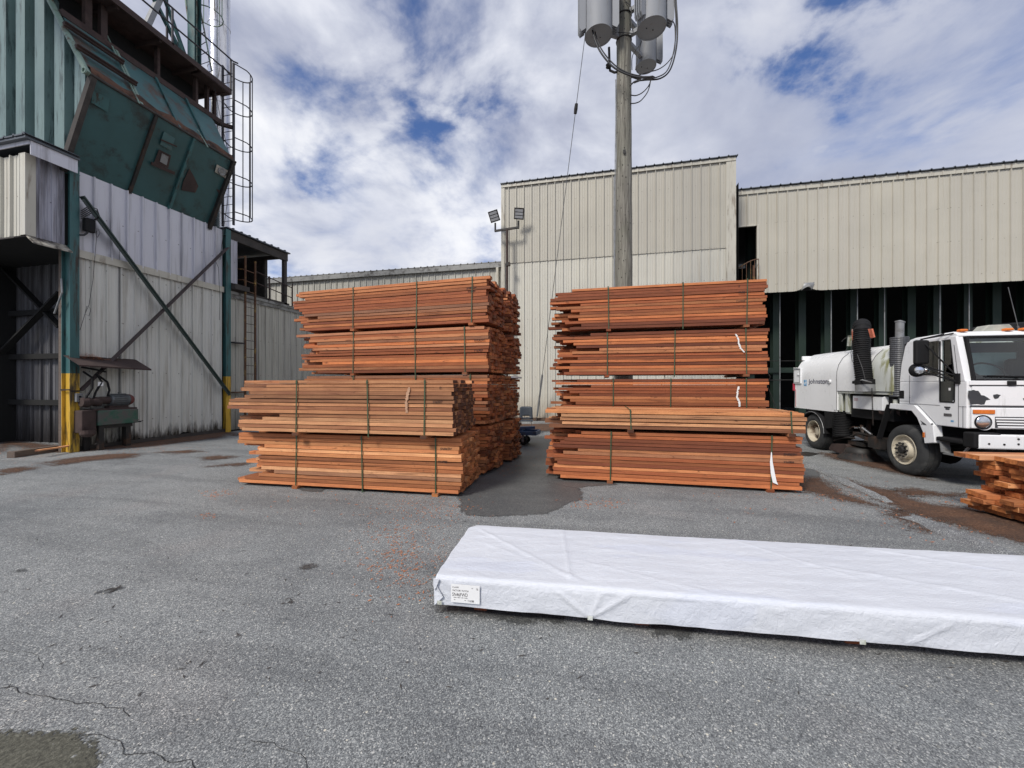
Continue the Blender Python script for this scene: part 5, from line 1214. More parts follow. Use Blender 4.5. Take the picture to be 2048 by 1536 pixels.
# windscreen
def ws(x, z, o=0): t_ = (z - 1.66) / (2.32 - 1.66); return (x, -1.045 + .155 * t_ - o, z)
b = MB(); b.add([ws(.10, 1.665, .0), ws(TW - .10, 1.665, .0), ws(TW - .13, 2.30, .0), ws(.13, 2.30, .0)], [(0, 1, 2, 3)]); b.build('windscreen', M['clear'], tr)
b = MB()
for a, c in (((.09, 1.655), (TW - .09, 1.655)), ((TW - .09, 1.655), (TW - .12, 2.31)), ((TW - .12, 2.31), (.12, 2.31)), ((.12, 2.31), (.09, 1.655))):
    b.beam(ws(*a, .004), ws(*c, .004), .03, .045, up=(0, 1, 0))
b.build('windscreen_seal', M['black'], tr)
b = MB(); b.beam(ws(.25, 1.72, .03), ws(1.0, 1.70, .03), .015, .015); b.beam(ws(.55, 1.66, .03), ws(.7, 1.72, .035), .012, .012); b.beam(ws(.95, 1.66, .03), ws(1.7, 1.73, .03), .015, .015); b.build('wiper', M['black'], tr)
b = MB(); b.box(.02, TW - .02, -1.075, -1.03, 1.585, 1.65); b.build('cowl', M['white'], tr, bevel=.006)
b = MB(); p = tf(1482, 608, -1.08); b.box(p.x - .045, p.x + .045, -1.11, -1.076, p.z - .03, p.z + .03); b.build('latch', M['black'], tr, bevel=.005)
# front panels
b = MB(); b.box(.05, TW - .05, -1.082, -1.062, 1.285, 1.565); b.build('front_panel', M['white'], tr, bevel=.006)
def fblob(name, pts, mat='chip'):
    P = [tf(x, y, -1.084) for x, y in pts]; b = MB(); n = len(P); out = []
    for i in range(n):
        for k in range(4):
            q = P[i].lerp(P[(i + 1) % n], k / 4); d = noise.noise_vector(q * 30) * .008; out.append(q + Vector((d.x, 0, d.z)))
    c = sum(out, Vector()) / len(out); out.append(c); m = len(out) - 1
    b.add(out, [(i, (i + 1) % m, m) for i in range(m)]); b.build(name, M[mat], tr, fix=True)
fblob('bare_patch', ((1232, 655), (1262, 650), (1290, 655), (1308, 680), (1330, 686), (1362, 705), (1335, 712), (1325, 735), (1255, 735), (1240, 725), (1240, 700), (1228, 690)))
fblob('bare_patch', ((1378, 678), (1400, 674), (1424, 680), (1412, 690), (1408, 700), (1385, 702), (1380, 690)))
fblob('bare_patch', ((1552, 700), (1575, 690), (1590, 712), (1565, 718)))
b = MB(); b.box(.03, TW - .03, -1.079, -1.062, 1.262, 1.279); b.box(.03, TW - .03, -1.075, -1.062, 1.568, 1.582); b.build('panel_gap', M['seam'], tr)
b = MB(); b.box(.03, TW - .03, -1.10, -1.062, .95, 1.255); b.build('grille_surround', M['white'], tr, bevel=.012)
g0 = tf(1390, 800, -1.105)
b = MB(); b.box(g0.x, TW - g0.x, -1.106, -1.101, .965, 1.125); gr = b.build('grille', M['seam'], tr)
for k in range(4):
    b = MB(); z = 1.10 - k * .040; b.box(g0.x + k * .008, TW - g0.x - k * .008, -1.118, -1.107, z - .013, z + .009); b.build('grille_bar', M['white'], gr, bevel=.004)
for s in (0, 1):
    def X(x): return TW - x if s else x
    i0 = tf(1255, 778, -1.1); i1 = tf(1385, 778, -1.1)
    b = MB(); a, c = sorted((X(i0.x), X(i1.x))); b.box(a, c, -1.115, -1.101, i0.z - .03, i0.z + .03); b.build('turn_signal', M['amber'], tr, bevel=.006)
    h0 = tf(1315, 840, -1.1)
    b = MB(); b.lathe((X(h0.x) + (.02 if not s else -.02), -1.101, h0.z), (0, -1, 0), [(0, .118), (.006, .116), (.008, .09)], 28); b.build('headlight_bezel', M['white'], tr, smooth=40)
    b = MB(); b.lathe((X(h0.x), -1.103, h0.z), (0, -1, 0), [(0, .096), (.012, .092), (.02, .07), (.026, .04), (.028, 0)], 28); hl = b.build('headlight', M['chrome'], tr, smooth=60)
    b = MB(); b.lathe((X(h0.x), -1.104, h0.z), (0, -1, 0), [(0, .106), (.013, .104), (.014, .093)], 28); b.build('headlight_ring', M['black'], hl, smooth=40)
    # steps, bumper ends
    a, c = sorted((X(-.03), X(.3)))
    b = MB(); b.box(a, c, -1.02, -.58, .70, .765); b.box(a, c, -1.20, -1.025, .67, .895); b.build('step', M['black'], tr, bevel=.02)
    b = MB(); b.box(a + .02, c - .02, -.97, -.68, .50, .52); b.beam((X(.02), -.70, .52), (X(.06), -.62, .70), .02, .12, up=(1, 0, 0)); b.beam((X(.02), -.95, .52), (X(.06), -1.03, .68), .02, .03, up=(1, 0, 0)); b.build('lower_step', M['greysteel'], tr)
    # front fender
    pol = [(.34, 1.245), (-.18, 1.245), (-.36, 1.09), (-.54, .93), (-.575, .66), (-.385, .62), (-.355, .80), (-.24, 1.03), (-.13, 1.14), (.36, 1.15)]
    a, c = sorted((X(-.035), X(.09))); sx(pol, a, c, 'front_fender', 'white', .008)
    a, c = sorted((X(.095), X(.5))); sx([(.34, 1.24), (-.18, 1.24), (-.5, .93), (-.5, .62), (-.40, .62), (-.36, .80), (-.24, 1.03), (-.13, 1.14), (.36, 1.15)], a, c, 'fender_liner', 'black')
    b = MB(); f0 = tp(760, 745, X(-.02) if not s else 0); b.beam((X(-.02), .37, 1.22), (X(-.02), .62, .56), .02, .09, up=(1, 0, 0)); b.build('mudguard_edge', M['black'], tr)
    b = MB(); b.box(*sorted((X(-.045), X(-.036))), -.395, -.365, .72, .80); b.build('side_marker', M['amber'], tr)
b = MB(); b.box(.02, TW - .02, -1.21, -1.13, .665, .875); bm_ = b.build('bumper', M['white'], tr, bevel=.02)
for fx, fy in ((1527, 940), (1527, 970), (1353, 968), (1443, 972)):
    p = tf(fx, fy, -1.212); b = MB(); b.lathe(p, (0, -1, 0), [(0, .014), (.008, .012), (.008, 0)], 8); b.build('bolt', M['darksteel'], bm_)
# seams and badges on the door
b = MB()
for a, c in (((-.045, 1.26), (-.045, 1.75)), ((-.045, 1.262), (-.62, 1.262)), ((-.93, .95), (-.93, 1.64)), ((-.93, 1.64), (-.86, 2.2)), ((-1.0, .95), (-1.0, 1.27)), ((-.045, 1.3), (.16, 1.3)), ((-.93, 1.262), (-1.05, 1.262))):
    b.beam((-.0012, *a), (-.0012, *c), .003, .007, up=(1, 0, 0))
b.build('door_gap', M['seam'], tr)
sx([(-.637, 1.33), (-.637, 1.642), (-.862, 1.642), (-.85, 1.36), (-.83, 1.33)], -.004, .003, 'lower_door_window', 'glass', .0)
sx([(-.625, 1.31), (-.625, 1.329), (-.86, 1.329), (-.86, 1.31)], -.006, .003, 'window_seal', 'black')
b = MB(); b.beam((-.004, -.628, 1.32), (-.004, -.628, 2.28), .008, .018, up=(1, 0, 0)); b.beam((-.004, -.87, 1.32), (-.004, -.875, 1.65), .008, .02, up=(1, 0, 0)); b.beam((.0, -.875, 1.65), (.0, -.80, 2.28), .01, .02, up=(1, 0, 0)); b.beam((.0, -.135, 1.76), (.0, -.155, 2.28), .01, .02, up=(1, 0, 0)); b.beam((.0, -.135, 1.752), (.0, -.6, 1.752), .01, .02, up=(1, 0, 0)); b.build('window_seal', M['black'], tr)
q = tp(1120, 645, -.008); b = MB(); b.box(-.007, -.0045, q.y - .012, q.y + .018, q.z - .02, q.z + .02); b.build('window_sticker', M['label'], tr)
q = tp(835, 680); b = MB(); b.box(-.004, .0, q.y - .06, q.y + .04, q.z - .06, q.z + .08); b.build('side_vent', M['black'], tr)
q = tp(1087, 803, 0); b = MB(); b.box(-.004, -.001, q.y - .125, q.y + .0, q.z - .003, q.z + .045); bg = b.build('badge', M['greysteel'], tr)
text('lettering', 'JOHNSTON', .042, frame((-.0048, q.y - .004, q.z + .006), (0, -1, 0), (0, 0, 1)), M['ink'], bg, sx=.60, off=.0005, ext=.0005)
b = MB(); q = tp(1090, 755); b.box(-.004, -.001, q.y - .10, q.y, q.z, q.z + .022); b.box(-.004, -.001, q.y - .085, q.y - .02, q.z - .026, q.z - .005); b.build('badge', M['chip'], tr)
b = MB(); q = tp(1128, 838); b.box(-.003, -.001, q.y - .02, q.y, q.z, q.z + .026); b.box(-.003, -.001, q.y - .045, q.y - .024, q.z, q.z + .026); b.build('blue_sticker', M['logo_blue'], tr)
b = MB(); q = tp(885, 695); b.cyl((-.004, q.y, q.z), (0, q.y, q.z), .008, 8); b.build('lock', M['black'], tr)
for pts in (((945, 828), (975, 848), (985, 858), (965, 856)), ((950, 848), (965, 850), (955, 856)), ((1008, 850), (1018, 845), (1026, 852), (1014, 856)), ((975, 885), (980, 935), (976, 925))):
    P = [tp(x, y, -.037) for x, y in pts]; b = MB(); b.add(P, [tuple(range(len(P)))]); b.build('scratch', M['chip'], tr)
# mirrors
for s in (0, 1):
    def X(x): return TW - x if s else x
    mc = tp(950, 425, -.24); mc.x = X(mc.x)
    b = MB(); b.box(mc.x - .10, mc.x + .10, mc.y - .04, mc.y + .03, mc.z - .20, mc.z + .19); mr_ = b.build('mirror', M['black'], tr, bevel=.03)
    m2 = tp(935, 533, -.24); m2.x = X(m2.x)
    b = MB(); b.lathe(m2 + Vector((0, .04, 0)), (0, -1, 0), [(0, .11), (.05, .105), (.10, .06), (.11, 0)], 20); b.build('convex_mirror', M['black'], tr, smooth=40)
    b = MB(); b.lathe(m2 + Vector((-.03, -.06, 0)), (-.5, -1, 0), [(0, .06), (.02, .05), (.03, 0)], 16); b.lathe(m2 + Vector((.06, -.055, 0)), (-.5, -1, 0), [(0, .05), (.02, .04), (.03, 0)], 16); b.build('mirror_glass', M['chrome'], mr_, smooth=50)
    b = MB(); A = (X(.0), -.90, 1.72); B_ = (X(.0), -.93, 1.62); C_ = (X(.03), -.82, 2.38); mt = mc + Vector((0, 0, .2)); mb = mc + Vector((0, 0, -.2))
    b.tube([C_, mt], .011, 6); b.tube([(X(.03), -.66, 2.39), mt], .011, 6); b.tube([mt, A], .011, 6); b.tube([mb, A], .011, 6); b.tube([m2, B_], .011, 6); b.tube([mb, B_], .011, 6); b.tube([mt, mb + Vector((0, 0, -.1))], .011, 6)
    b.box(*sorted((X(-.02), X(.02))), -.96, -.89, 1.60, 1.76); b.build('mirror_arm', M['black'], tr)
# roof things
for fx in (1195, 1463, 1560):
    p = tf(fx, 305, -.86); b = MB(); b.box(p.x - .05, p.x + .05, -.90, -.82, 2.395, 2.435); b.build('marker_light', M['amber'], tr, bevel=.015)
p = tf(1285, 300, -.72); q = tf(1490, 300, -.72); b = MB(); b.prism([(p.x, 2.40), (p.x + .09, 2.50), (q.x - .08, 2.505), (q.x, 2.40)], lambda a, c, t: (a, t, c), -.78, -.60); b.build('beacon_bar', plain('frosted_beacon', (.36, .36, .31), .35, 0, .2, 8), tr, bevel=.01, fix=True)
b = MB(); b.prism([(p.x + .36, 2.38), (p.x + .5, 2.56), (p.x + 1.2, 2.60), (p.x + 1.3, 2.40)], lambda a, c, t: (a, t, c), -.45, .0); b.build('roof_unit', M['black'], tr, bevel=.03, fix=True)
p = tf(1530, 298, -.8); q = tf(1466, 42, -.8); b = MB(); b.tube([p, p.lerp(q, .1)], .012, 6); b.tube([p, q], .005, 5); b.build('aerial', M['wire'], tr)
# wheels
def wheel(x, y, out, dual=False, steer=False):
    R0 = .44; s = out   # +1 : outer face towards -x
    d = Vector((1, 0, 0)) * s
    prof = [(.02, .25), (.0, .275), (-.008, .33), (.005, .385), (.03, .425), (.055, .437), (.06, .428), (.072, .428), (.075, .44), (.13, .44), (.133, .43), (.147, .43), (.15, .44), (.20, .44), (.204, .428), (.216, .428), (.22, .436), (.25, .42), (.27, .37), (.27, .25)]
    b = MB(); b.lathe((x, y, R0), d, prof, 56)
    if dual: b.lathe((x, y, R0), d, [(h + .30, r) for h, r in prof], 48)
    ty = b.build('wheel', M['tyre'], tr, smooth=35)
    b = MB()
    if steer: b.lathe((x, y, R0), d, [(.012, .262), (-.006, .26), (.0, .248), (.03, .24), (.055, .225), (.06, .17), (.02, .155), (-.02, .15), (-.022, .09), (.0, .085), (.0, 0)], 40)
    else: b.lathe((x, y, R0), d, [(.012, .262), (-.006, .26), (.0, .248), (.05, .235), (.17, .225), (.19, .215), (.19, .10), (.08, .09), (.075, 0)], 40)
    rm = b.build('rim', M['rim'], ty, smooth=35)
    b = MB(); rr = .115 if steer else .15; hh = -.022 if steer else .188
    for k in range(10):
        a = 2 * PI * k / 10; o = Vector((x, y + rr * math.cos(a), R0 + rr * math.sin(a))); b.lathe(o + d * (hh + .002), -d, [(0, .017), (.028, .017), (.035, .010), (.035, 0)], 6)
    if steer: b.lathe(Vector((x, y, R0)) + d * -.0, -d, [(0, .07), (.045, .068), (.06, .05), (.062, 0)], 16)
    b.build('wheel_nuts', M['darksteel'], rm)
wheel(0.0, .085, 1, steer=True); wheel(TW, .085, -1, steer=True)
wheel(0.02, 2.83, 1, dual=True); wheel(TW - .02, 2.83, -1, dual=True)
# rear fender
for s in (0, 1):
    def X(x): return TW - x if s else x
    arc = [(2.83 + .52 * math.cos(a), .44 + .50 * math.sin(a)) for a in [PI * k / 12 for k in range(0, 13)]]
    arc2 = [(2.83 + .475 * math.cos(a), .44 + .455 * math.sin(a)) for a in [PI * k / 12 for k in range(12, -1, -1)]]
    a, c = sorted((X(-.02), X(.6))); sx(arc + arc2, a, c, 'rear_fender', 'black', smooth=30)
    a, c = sorted((X(.0), X(.05))); sx([(2.35, .95), (2.0, .95), (2.0, .62), (2.31, .56), (2.33, .7)], a, c, 'fender_skirt', 'black')
b = MB(); b.tube([(-.022, 2.83 + .5 * math.cos(PI * k / 12), .44 + .48 * math.sin(PI * k / 12)) for k in range(4, 13)], .008, 6); b.build('fender_trim', M['greysteel'], tr)
# chassis and sweeping gear
b = MB(); b.box(.62, .74, -1.1, 3.5, .62, .86); b.box(1.46, 1.58, -1.1, 3.5, .62, .86); b.box(.3, 1.9, 2.74, 2.92, .36, .52); b.box(.3, 1.9, .0, .17, .36, .5); b.box(.3, 1.9, 1.0, 3.6, .86, .955); b.box(.5, 1.7, -.9, -.1, .55, 1.2); b.build('chassis', M['black'], tr)
l0, l1 = tp(496, 775, .18), tp(492, 935, .10); b = MB(); b.tube([l0.lerp(l1, i / 60) + Vector((0, .03 * math.sin(i / 60 * PI), 0)) for i in range(61)], lambda i: .185 if i % 4 < 2 else .168, 20); b.build('lower_hose', M['black'], tr, smooth=25)
c = tp(592, 1000, .18); c.z = .12
b = MB(); b.lathe((c.x, c.y, .26), (0, 0, -1), [(0, 0), (0, .20), (.04, .24), (.10, .26), (.12, .26), (.20, .36), (.24, .38)], 30); br = b.build('gutter_broom', M['darksteel'], tr, smooth=30)
b = MB(); random.seed(3)
for k in range(90):
    a = random.uniform(0, 2 * PI); r0 = random.uniform(.2, .26); b.beam((c.x + r0 * math.cos(a), c.y + r0 * math.sin(a), .16), (c.x + (r0 + .14) * math.cos(a), c.y + (r0 + .14) * math.sin(a), .01), .008, .004)
b.build('bristles', M['rust'], br)
b = MB(); q0, q1 = tp(400, 985, .0), tp(520, 1025, .0)
P = [(q0.y, .12), (q0.y - .1, .24), (q1.y + .12, .30), (q1.y - .02, .16), (q1.y - .02, .05), (q0.y, .08)]
b.prism(P, lambda a, cc, t: (t, a, cc), .02, .5); b.build('suction_nozzle', M['rust'], tr, fix=True, bevel=.01)
b = MB(); b.tube([tp(440, 950, .05), tp(480, 935, .05), tp(520, 930, .05), tp(560, 935, .08)], .018, 8); b.tube([tp(530, 880, .1), tp(545, 868, .1), tp(575, 868, .1), tp(600, 885, .1)], .012, 6); b.tube([tp(540, 925, .1), tp(580, 905, .1), tp(640, 915, .1), tp(690, 935, .1)], .03, 8); b.build('nozzle_pipe', M['darksteel'], tr)
b = MB(); b.cyl(tp(606, 872, .06), tp(660, 912, .06), .022, 10); b.build('hydraulic_ram', M['chrome'], tr)
b = MB(); b.beam(tp(560, 905, .12), tp(700, 960, .12), .08, .07); b.beam(tp(600, 860, .2), tp(606, 920, .14), .05, .05); b.box(.1, .6, c.y - .2, c.y + .25, .30, .38); b.beam((.3, c.y, .38), (.5, c.y + .2, .9), .08, .08); b.box(.0, .3, .62, .95, .35, .55); b.build('broom_arm', M['darksteel'], tr)
b = MB(); p = tp(712, 775, .05); b.lathe(p, (-.3, .4, 0), [(0, .0), (0, .07), (-.3, .075)], 16); b.cyl(p, p + Vector((.3, -.2, 0)), .075, 14); b.build('air_pipe', M['rust'], tr)
b = MB(); b.cyl((1.1, .6, .34), (1.1, 2.2, .34), .22, 16); b.build('rear_broom', M['black'], tr)
# ================= UTILITY POLE ===================================================
PX, PY = .60, 10.3
up = thing('utility_pole', 'tall weathered wooden utility pole carrying three grey transformers', 'utility pole', (PX, PY, 0)); U = dict(parent=up, world=True)
b = MB(); b.tube([(PX, PY, 18 * i / 60) for i in range(61)], lambda i: .234 - .00158 * i + .003 * math.sin(i * 1.7), 24); b.build('pole', M['pole'], smooth=40, **U)
def can(cx, cy, zb, r, h, fins):
    b = MB(); b.lathe((cx, cy, zb), (0, 0, 1), [(.012, 0), (.012, r - .02), (0, r - .015), (0, r), (h, r), (h + .02, r * .96), (h + .1, r * .5), (h + .11, 0)], 40); cn = b.build('transformer', M['tank_grey'], smooth=30, **U)
    b = MB()
    for k in range(3): b.lathe((cx - .1 + k * .12, cy + .03 * k, zb + h + .08), (0, 0, 1), [(0, .04), (.05, .06), (.08, .03), (.13, .05), (.18, .02), (.2, 0)], 10)
    b.build('bushing', M['greysteel'], parent=cn, world=True)
    for ang, n in fins:
        d = Vector((math.cos(ang), math.sin(ang), 0)); s = Vector((-d.y, d.x, 0)); b = MB()
        for k in range(n):
            c = Vector((cx, cy, 0)) + d * (r + .09) + s * (k - (n - 1) / 2) * .062
            poly = [(-.09, zb + .10), (.02, zb + .02), (.07, zb + .10), (.07, zb + h - .1), (.02, zb + h - .04), (-.09, zb + h - .12)]
            b.prism(poly, lambda a, z, t, c=c: tuple(c + d * a + s * t) [:2] + (z,), -.011, .011)
        b.build('cooling_fin', M['tank_grey'], parent=cn, world=True, fix=True)
    b = MB(); v = Vector((PX - cx, PY - cy, 0)); dd = v.normalized()
    for z in (zb + .15, zb + .75):
        b = MB(); b.beam(Vector((cx, cy, z)) + dd * (r - .01), Vector((PX, PY, z)) - dd * .13, .10, .10); b.build('mounting_bracket', M['tank_grey'], **U)
    b = MB(); b.lathe((cx - .12, cy - .02, zb + .0115), (0, 0, -1), [(0, .014), (.012, .012), (.012, 0)], 8); b.lathe((cx + .04, cy + .06, zb + .0115), (0, 0, -1), [(0, .014), (.012, .012), (.012, 0)], 8); b.build('drain_bolt', M['darksteel'], parent=cn, world=True)
cL = onZ(1197, 72, 10.35); cR = onZ(1303, 57, 10.35); cB = onZ(1292, 134, 10.35)
can(cL.x, cL.y, 10.35, .34, 1.3, ((PI * 1.08, 4), (-.05, 4)))
can(cR.x, cR.y, 10.35, .345, 1.3, ((PI * 1.25, 4), (.05, 4)))
can(cB.x, cB.y, 10.35, .27, 1.1, ((-.1, 3),))
for z in (10.42, 11.05):
    b = MB(); b.tube([(PX + .185 * math.cos(k * PI / 8), PY + .185 * math.sin(k * PI / 8), z) for k in range(16)], .018, 6, close=True); b.build('pole_band', M['darksteel'], **U)
def cabl(pts, r, Y, nm='cable'):
    P = [onY(x, y, Y if not isinstance(Y, (list, tuple)) else Y[i]) for i, (x, y) in enumerate(pts)]
    # catmull-rom
    Q = []
    for i in range(len(P) - 1):
        a, b_, c, d = P[max(i - 1, 0)], P[i], P[i + 1], P[min(i + 2, len(P) - 1)]
        for k in range(8):
            t = k / 8; Q.append(.5 * ((2 * b_) + (c - a) * t + (2 * a - 5 * b_ + 4 * c - d) * t * t + (3 * b_ - a - 3 * c + d) * t ** 3))
    Q.append(P[-1]); b = MB(); b.tube(Q, r, 8); b.build(nm, M['cable'], smooth=60, **U)
cabl(((1176, -80), (1178, 0), (1183, 50), (1196, 95), (1222, 130), (1250, 147), (1280, 155), (1306, 153)), .022, 9.75)
cabl(((1179, -80), (1182, 0), (1187, 50), (1200, 93), (1226, 127), (1254, 145), (1284, 153), (1300, 156)), .016, 9.8)
cabl(((1346, -80), (1352, 0), (1355, 55), (1352, 100), (1340, 140), (1320, 157), (1290, 160), (1270, 163), (1260, 172)), .018, 9.95)
cabl(((1344, -80), (1349, 0), (1352, 50), (1348, 100), (1335, 140), (1315, 154), (1290, 158), (1268, 166)), .014, 9.9)
cabl(((1344, 40), (1350, 55), (1349, 100), (1338, 122), (1318, 138), (1290, 146), (1262, 156)), .012, 10.1)
cabl(((1302, 158), (1297, 172), (1285, 185), (1272, 191), (1261, 190)), .013, 10.2)
cabl(((1302, 158), (1296, 182), (1283, 200), (1272, 206), (1261, 207)), .013, 10.2)
cabl(((1249, 0), (1254, 5), (1262, 14), (1262, 40), (1265, 60)), .010, 10.1)
cabl(((1283, 82), (1276, 110), (1271, 140)), .012, 10.3); cabl(((1278, 92), (1268, 105), (1264, 118), (1264, 140)), .010, 10.3)
cabl(((1230, 66), (1240, 65), (1258, 66), (1268, 68)), .010, 10.05)
b = MB(); b.tube([(PX - (.234 - .00158 * z / .3) - .012 - .01 * abs(math.sin(z * 1.1)), PY - .03, z) for z in [i * .35 for i in range(28)]], .012, 6); b.build('ground_wire', M['greysteel'], **U)
b = MB(); b.tube([onY(1238, 143, 10.25), onY(1229, 145, 10.2), onY(1220, 141, 10.2), onY(1219, 128, 10.2), onY(1218, 95, 10.2)], .03, 8); b.lathe(onY(1217, 132, 10.15), (0, 0, -1), [(-.06, .03), (-.03, .07), (0, .04), (.03, .07), (.06, .03)], 12); b.build('insulator_bracket', M['darksteel'], **U)
b = MB(); b.beam(onY(1260, 150, 10.25), onY(1282, 158, 10.25), .06, .06); b.beam(onY(1282, 154, 10.2), onY(1308, 154, 9.9), .05, .03); b.build('cable_clamp', M['darksteel'], **U)
for z in (3.3, 7.4): 
    b = MB(); b.box(PX - .03, PX + .03, PY - .225, PY - .21, z, z + .1); b.build('pole_tag', M['darksteel'], **U)
# guy wire
gw = thing('guy_wire', 'thin steel guy wire slanting from the pole down to the ground before the beige wall', 'guy wire', onZ(1073, 842)); G = dict(parent=gw, world=True)
g0 = onZ(1073, 842); g1 = Vector((PX - .1, PY, 17.7))
r0 = ray(1166, 110); # keep the wire on the photographed sight line at the insulator height
b = MB(); b.tube([g0, g1], .011, 6); b.build('wire', M['wire'], **G)
b = MB(); b.cyl(g0.lerp(g1, .012), g0.lerp(g1, .112), .04, 10); b.build('guard', M['greysteel'], **G)
b = MB(); b.lathe(g0.lerp(g1, .60), g1 - g0, [(-.16, .0), (-.14, .05), (0, .06), (.14, .05), (.16, 0)], 10); b.build('strain_insulator', M['darksteel'], **G)
b = MB(); b.cyl(g0 - Vector((0, 0, .05)), g0 + Vector((0, 0, .16)), .03, 8); b.build('anchor', M['rust'], **G)
# ---- floodlight pole ------------------------------------------------------------
fx, fy = -3.92, 16.2
fp = thing('floodlight_pole', 'thin rusty pole with two angled floodlights on a crossbar at the warehouse corner', 'light pole', (fx, fy, 0)); Fk = dict(parent=fp, world=True)
b = MB(); b.cyl((fx, fy, 0), (fx, fy, 8.3), .055, 12); b.build('pole', M['rust'], smooth=40, **Fk)
b = MB(); b.beam((fx - .56, fy, 8.27), (fx + .52, fy, 8.33), .08, .08); b.build('crossbar', M['darksteel'], **Fk)
for s, dx, rl in ((-1, -.53, -.22), (1, .50, .18)):
    b = MB(); b.cyl((fx + dx, fy, 8.28), (fx + dx, fy, 8.62), .04, 8); b.build('lamp_bracket', M['darksteel'], **Fk)
    c = Vector((fx + dx - (.04 if s < 0 else -.04), fy - .05, 8.90)); ux = Vector((math.cos(rl), 0, math.sin(rl) * s * .6 if 0 else -math.sin(rl))); n = Vector((.1, -.85, -.45)).normalized(); ux = (ux - n * ux.dot(n)).normalized(); uz = n.cross(ux) * -1
    if uz.z < 0: uz = -uz
    def bx(cc, w, h, d):
        vs = [cc + ux * i * w / 2 + uz * j * h / 2 + n * k * d / 2 for i in (-1, 1) for j in (-1, 1) for k in (-1, 1)]
        return vs, [(0, 1, 3, 2), (4, 6, 7, 5), (0, 4, 5, 1), (2, 3, 7, 6), (0, 2, 6, 4), (1, 5, 7, 3)]
    b = MB(); b.add(*bx(c, .42, .46, .10)); hd = b.build('floodlight_head', M['darksteel'], fix=True, bevel=.01, **Fk)
    for k in range(3):
        b = MB(); b.add(*bx(c + n * .055 + uz * (.13 - .13 * k), .34, .10, .012)); b.build('led_panel', plain('led_lens', (.42, .43, .44), .2) if 'led' not in M else M['led'], parent=hd, world=True, fix=True)
    M['led'] = bpy.data.materials['led_lens']
b = MB(); b.box(fx - .03, fx + .14, fy - .09, fy + .05, 6.7, 6.85); b.build('junction_box', M['darksteel'], **Fk)
b = MB(); P = [onZ(1575, 909), onZ(1612, 904), onZ(1640, 908), onZ(1618, 913)]; b.add([p + Vector((0, 0, .004)) for p in P] + [p + Vector((0, 0, .012)) for p in P], [(3, 2, 1, 0), (4, 5, 6, 7), (0, 1, 5, 4), (1, 2, 6, 5), (2, 3, 7, 6), (3, 0, 4, 7)])
tag(b.build('scrap_sheet', M['darksteel'], fix=True), 'thin dark scrap sheet lying on the ground between the right pile and the truck', 'scrap sheet')
# ---- blue cart ------------------------------------------------------------------
ct = thing('flat_cart', 'low blue steel flat cart on castors half hidden behind the left lumber pile', 'cart', (-2.2, 10.1, 0), R(-3)); 
b = MB(); z0, z1 = .27, .37
b.box(-.75, .62, -.28, -.25, z0, z1); b.box(-.75, .62, .25, .28, z0, z1); b.box(-.75, -.72, -.249, .249, z0, z1); b.box(.59, .62, -.249, .249, z0, z1); b.box(-.719, .589, -.249, .249, z0 + .01, z0 + .03); b.build('deck', M['cartblue'], ct, bevel=.004)
b = MB(); b.beam((-.55, -.24, .40), (.50, .1, .44), .12, .07); b.build('drawbar', M['cartblue'], ct, bevel=.008)
b = MB()
for x in (.22, .1): b.box(x - .005, x + .005, -.2, .2, .371, .41)
b.build('deck_tab', M['cartblue'], ct)
for x, y in ((.25, -.2), (-.6, -.2), (.25, .2), (-.6, .2)):
    b = MB(); b.cyl((x, y - .025, .10), (x, y + .025, .10), .10, 20); w_ = b.build('castor_wheel', M['black'], ct, smooth=40)
    b = MB(); b.box(x - .03, x + .03, y - .04, y - .03, .1, .268); b.box(x - .03, x + .03, y + .03, y + .04, .1, .268); b.cyl((x, y - .045, .10), (x, y + .045, .10), .02, 8); b.build('castor_fork', M['greysteel'], w_)
# ---- chair ----------------------------------------------------------------------
ch = thing('plastic_chair', 'dark plastic chair with chrome legs seen past the edge of the left lumber pile', 'chair', (-2.27, 11.9, 0), R(10))
b = MB(); vs = []
for i in range(9):
    for j in range(9):
        u = (j / 8 - .5); v = i / 8
        z = .48 + .40 * v; w = .44 - .04 * v; x = u * w * (1 - .1 * max(0, v - .8)); y = .20 + .06 * v - .10 * u * u
        if i == 8 and abs(u) > .38: z -= .03
        vs.append((x, y, z))
fs = [(i * 9 + j, i * 9 + j + 1, (i + 1) * 9 + j + 1, (i + 1) * 9 + j) for i in range(8) for j in range(8) if not (i in (1,) and 2 <= j <= 5)]
b.add(vs, fs); bk = b.build('backrest', M['plastic'], ch, smooth=60); so = bk.modifiers.new('Solidify', 'SOLIDIFY'); so.thickness = .012
b = MB(); b.box(-.22, .22, -.22, .20, .44, .465); b.build('seat', M['plastic'], ch, bevel=.012)
for x, y in ((-.2, -.2), (.2, -.2), (-.2, .2), (.2, .2)):
    b = MB(); b.tube([(x * .8, y * .9, .44), (x, y * 1.1, .22), (x * 1.05, y * 1.2, .0)], .012, 8); b.build('leg', M['chrome'], ch)
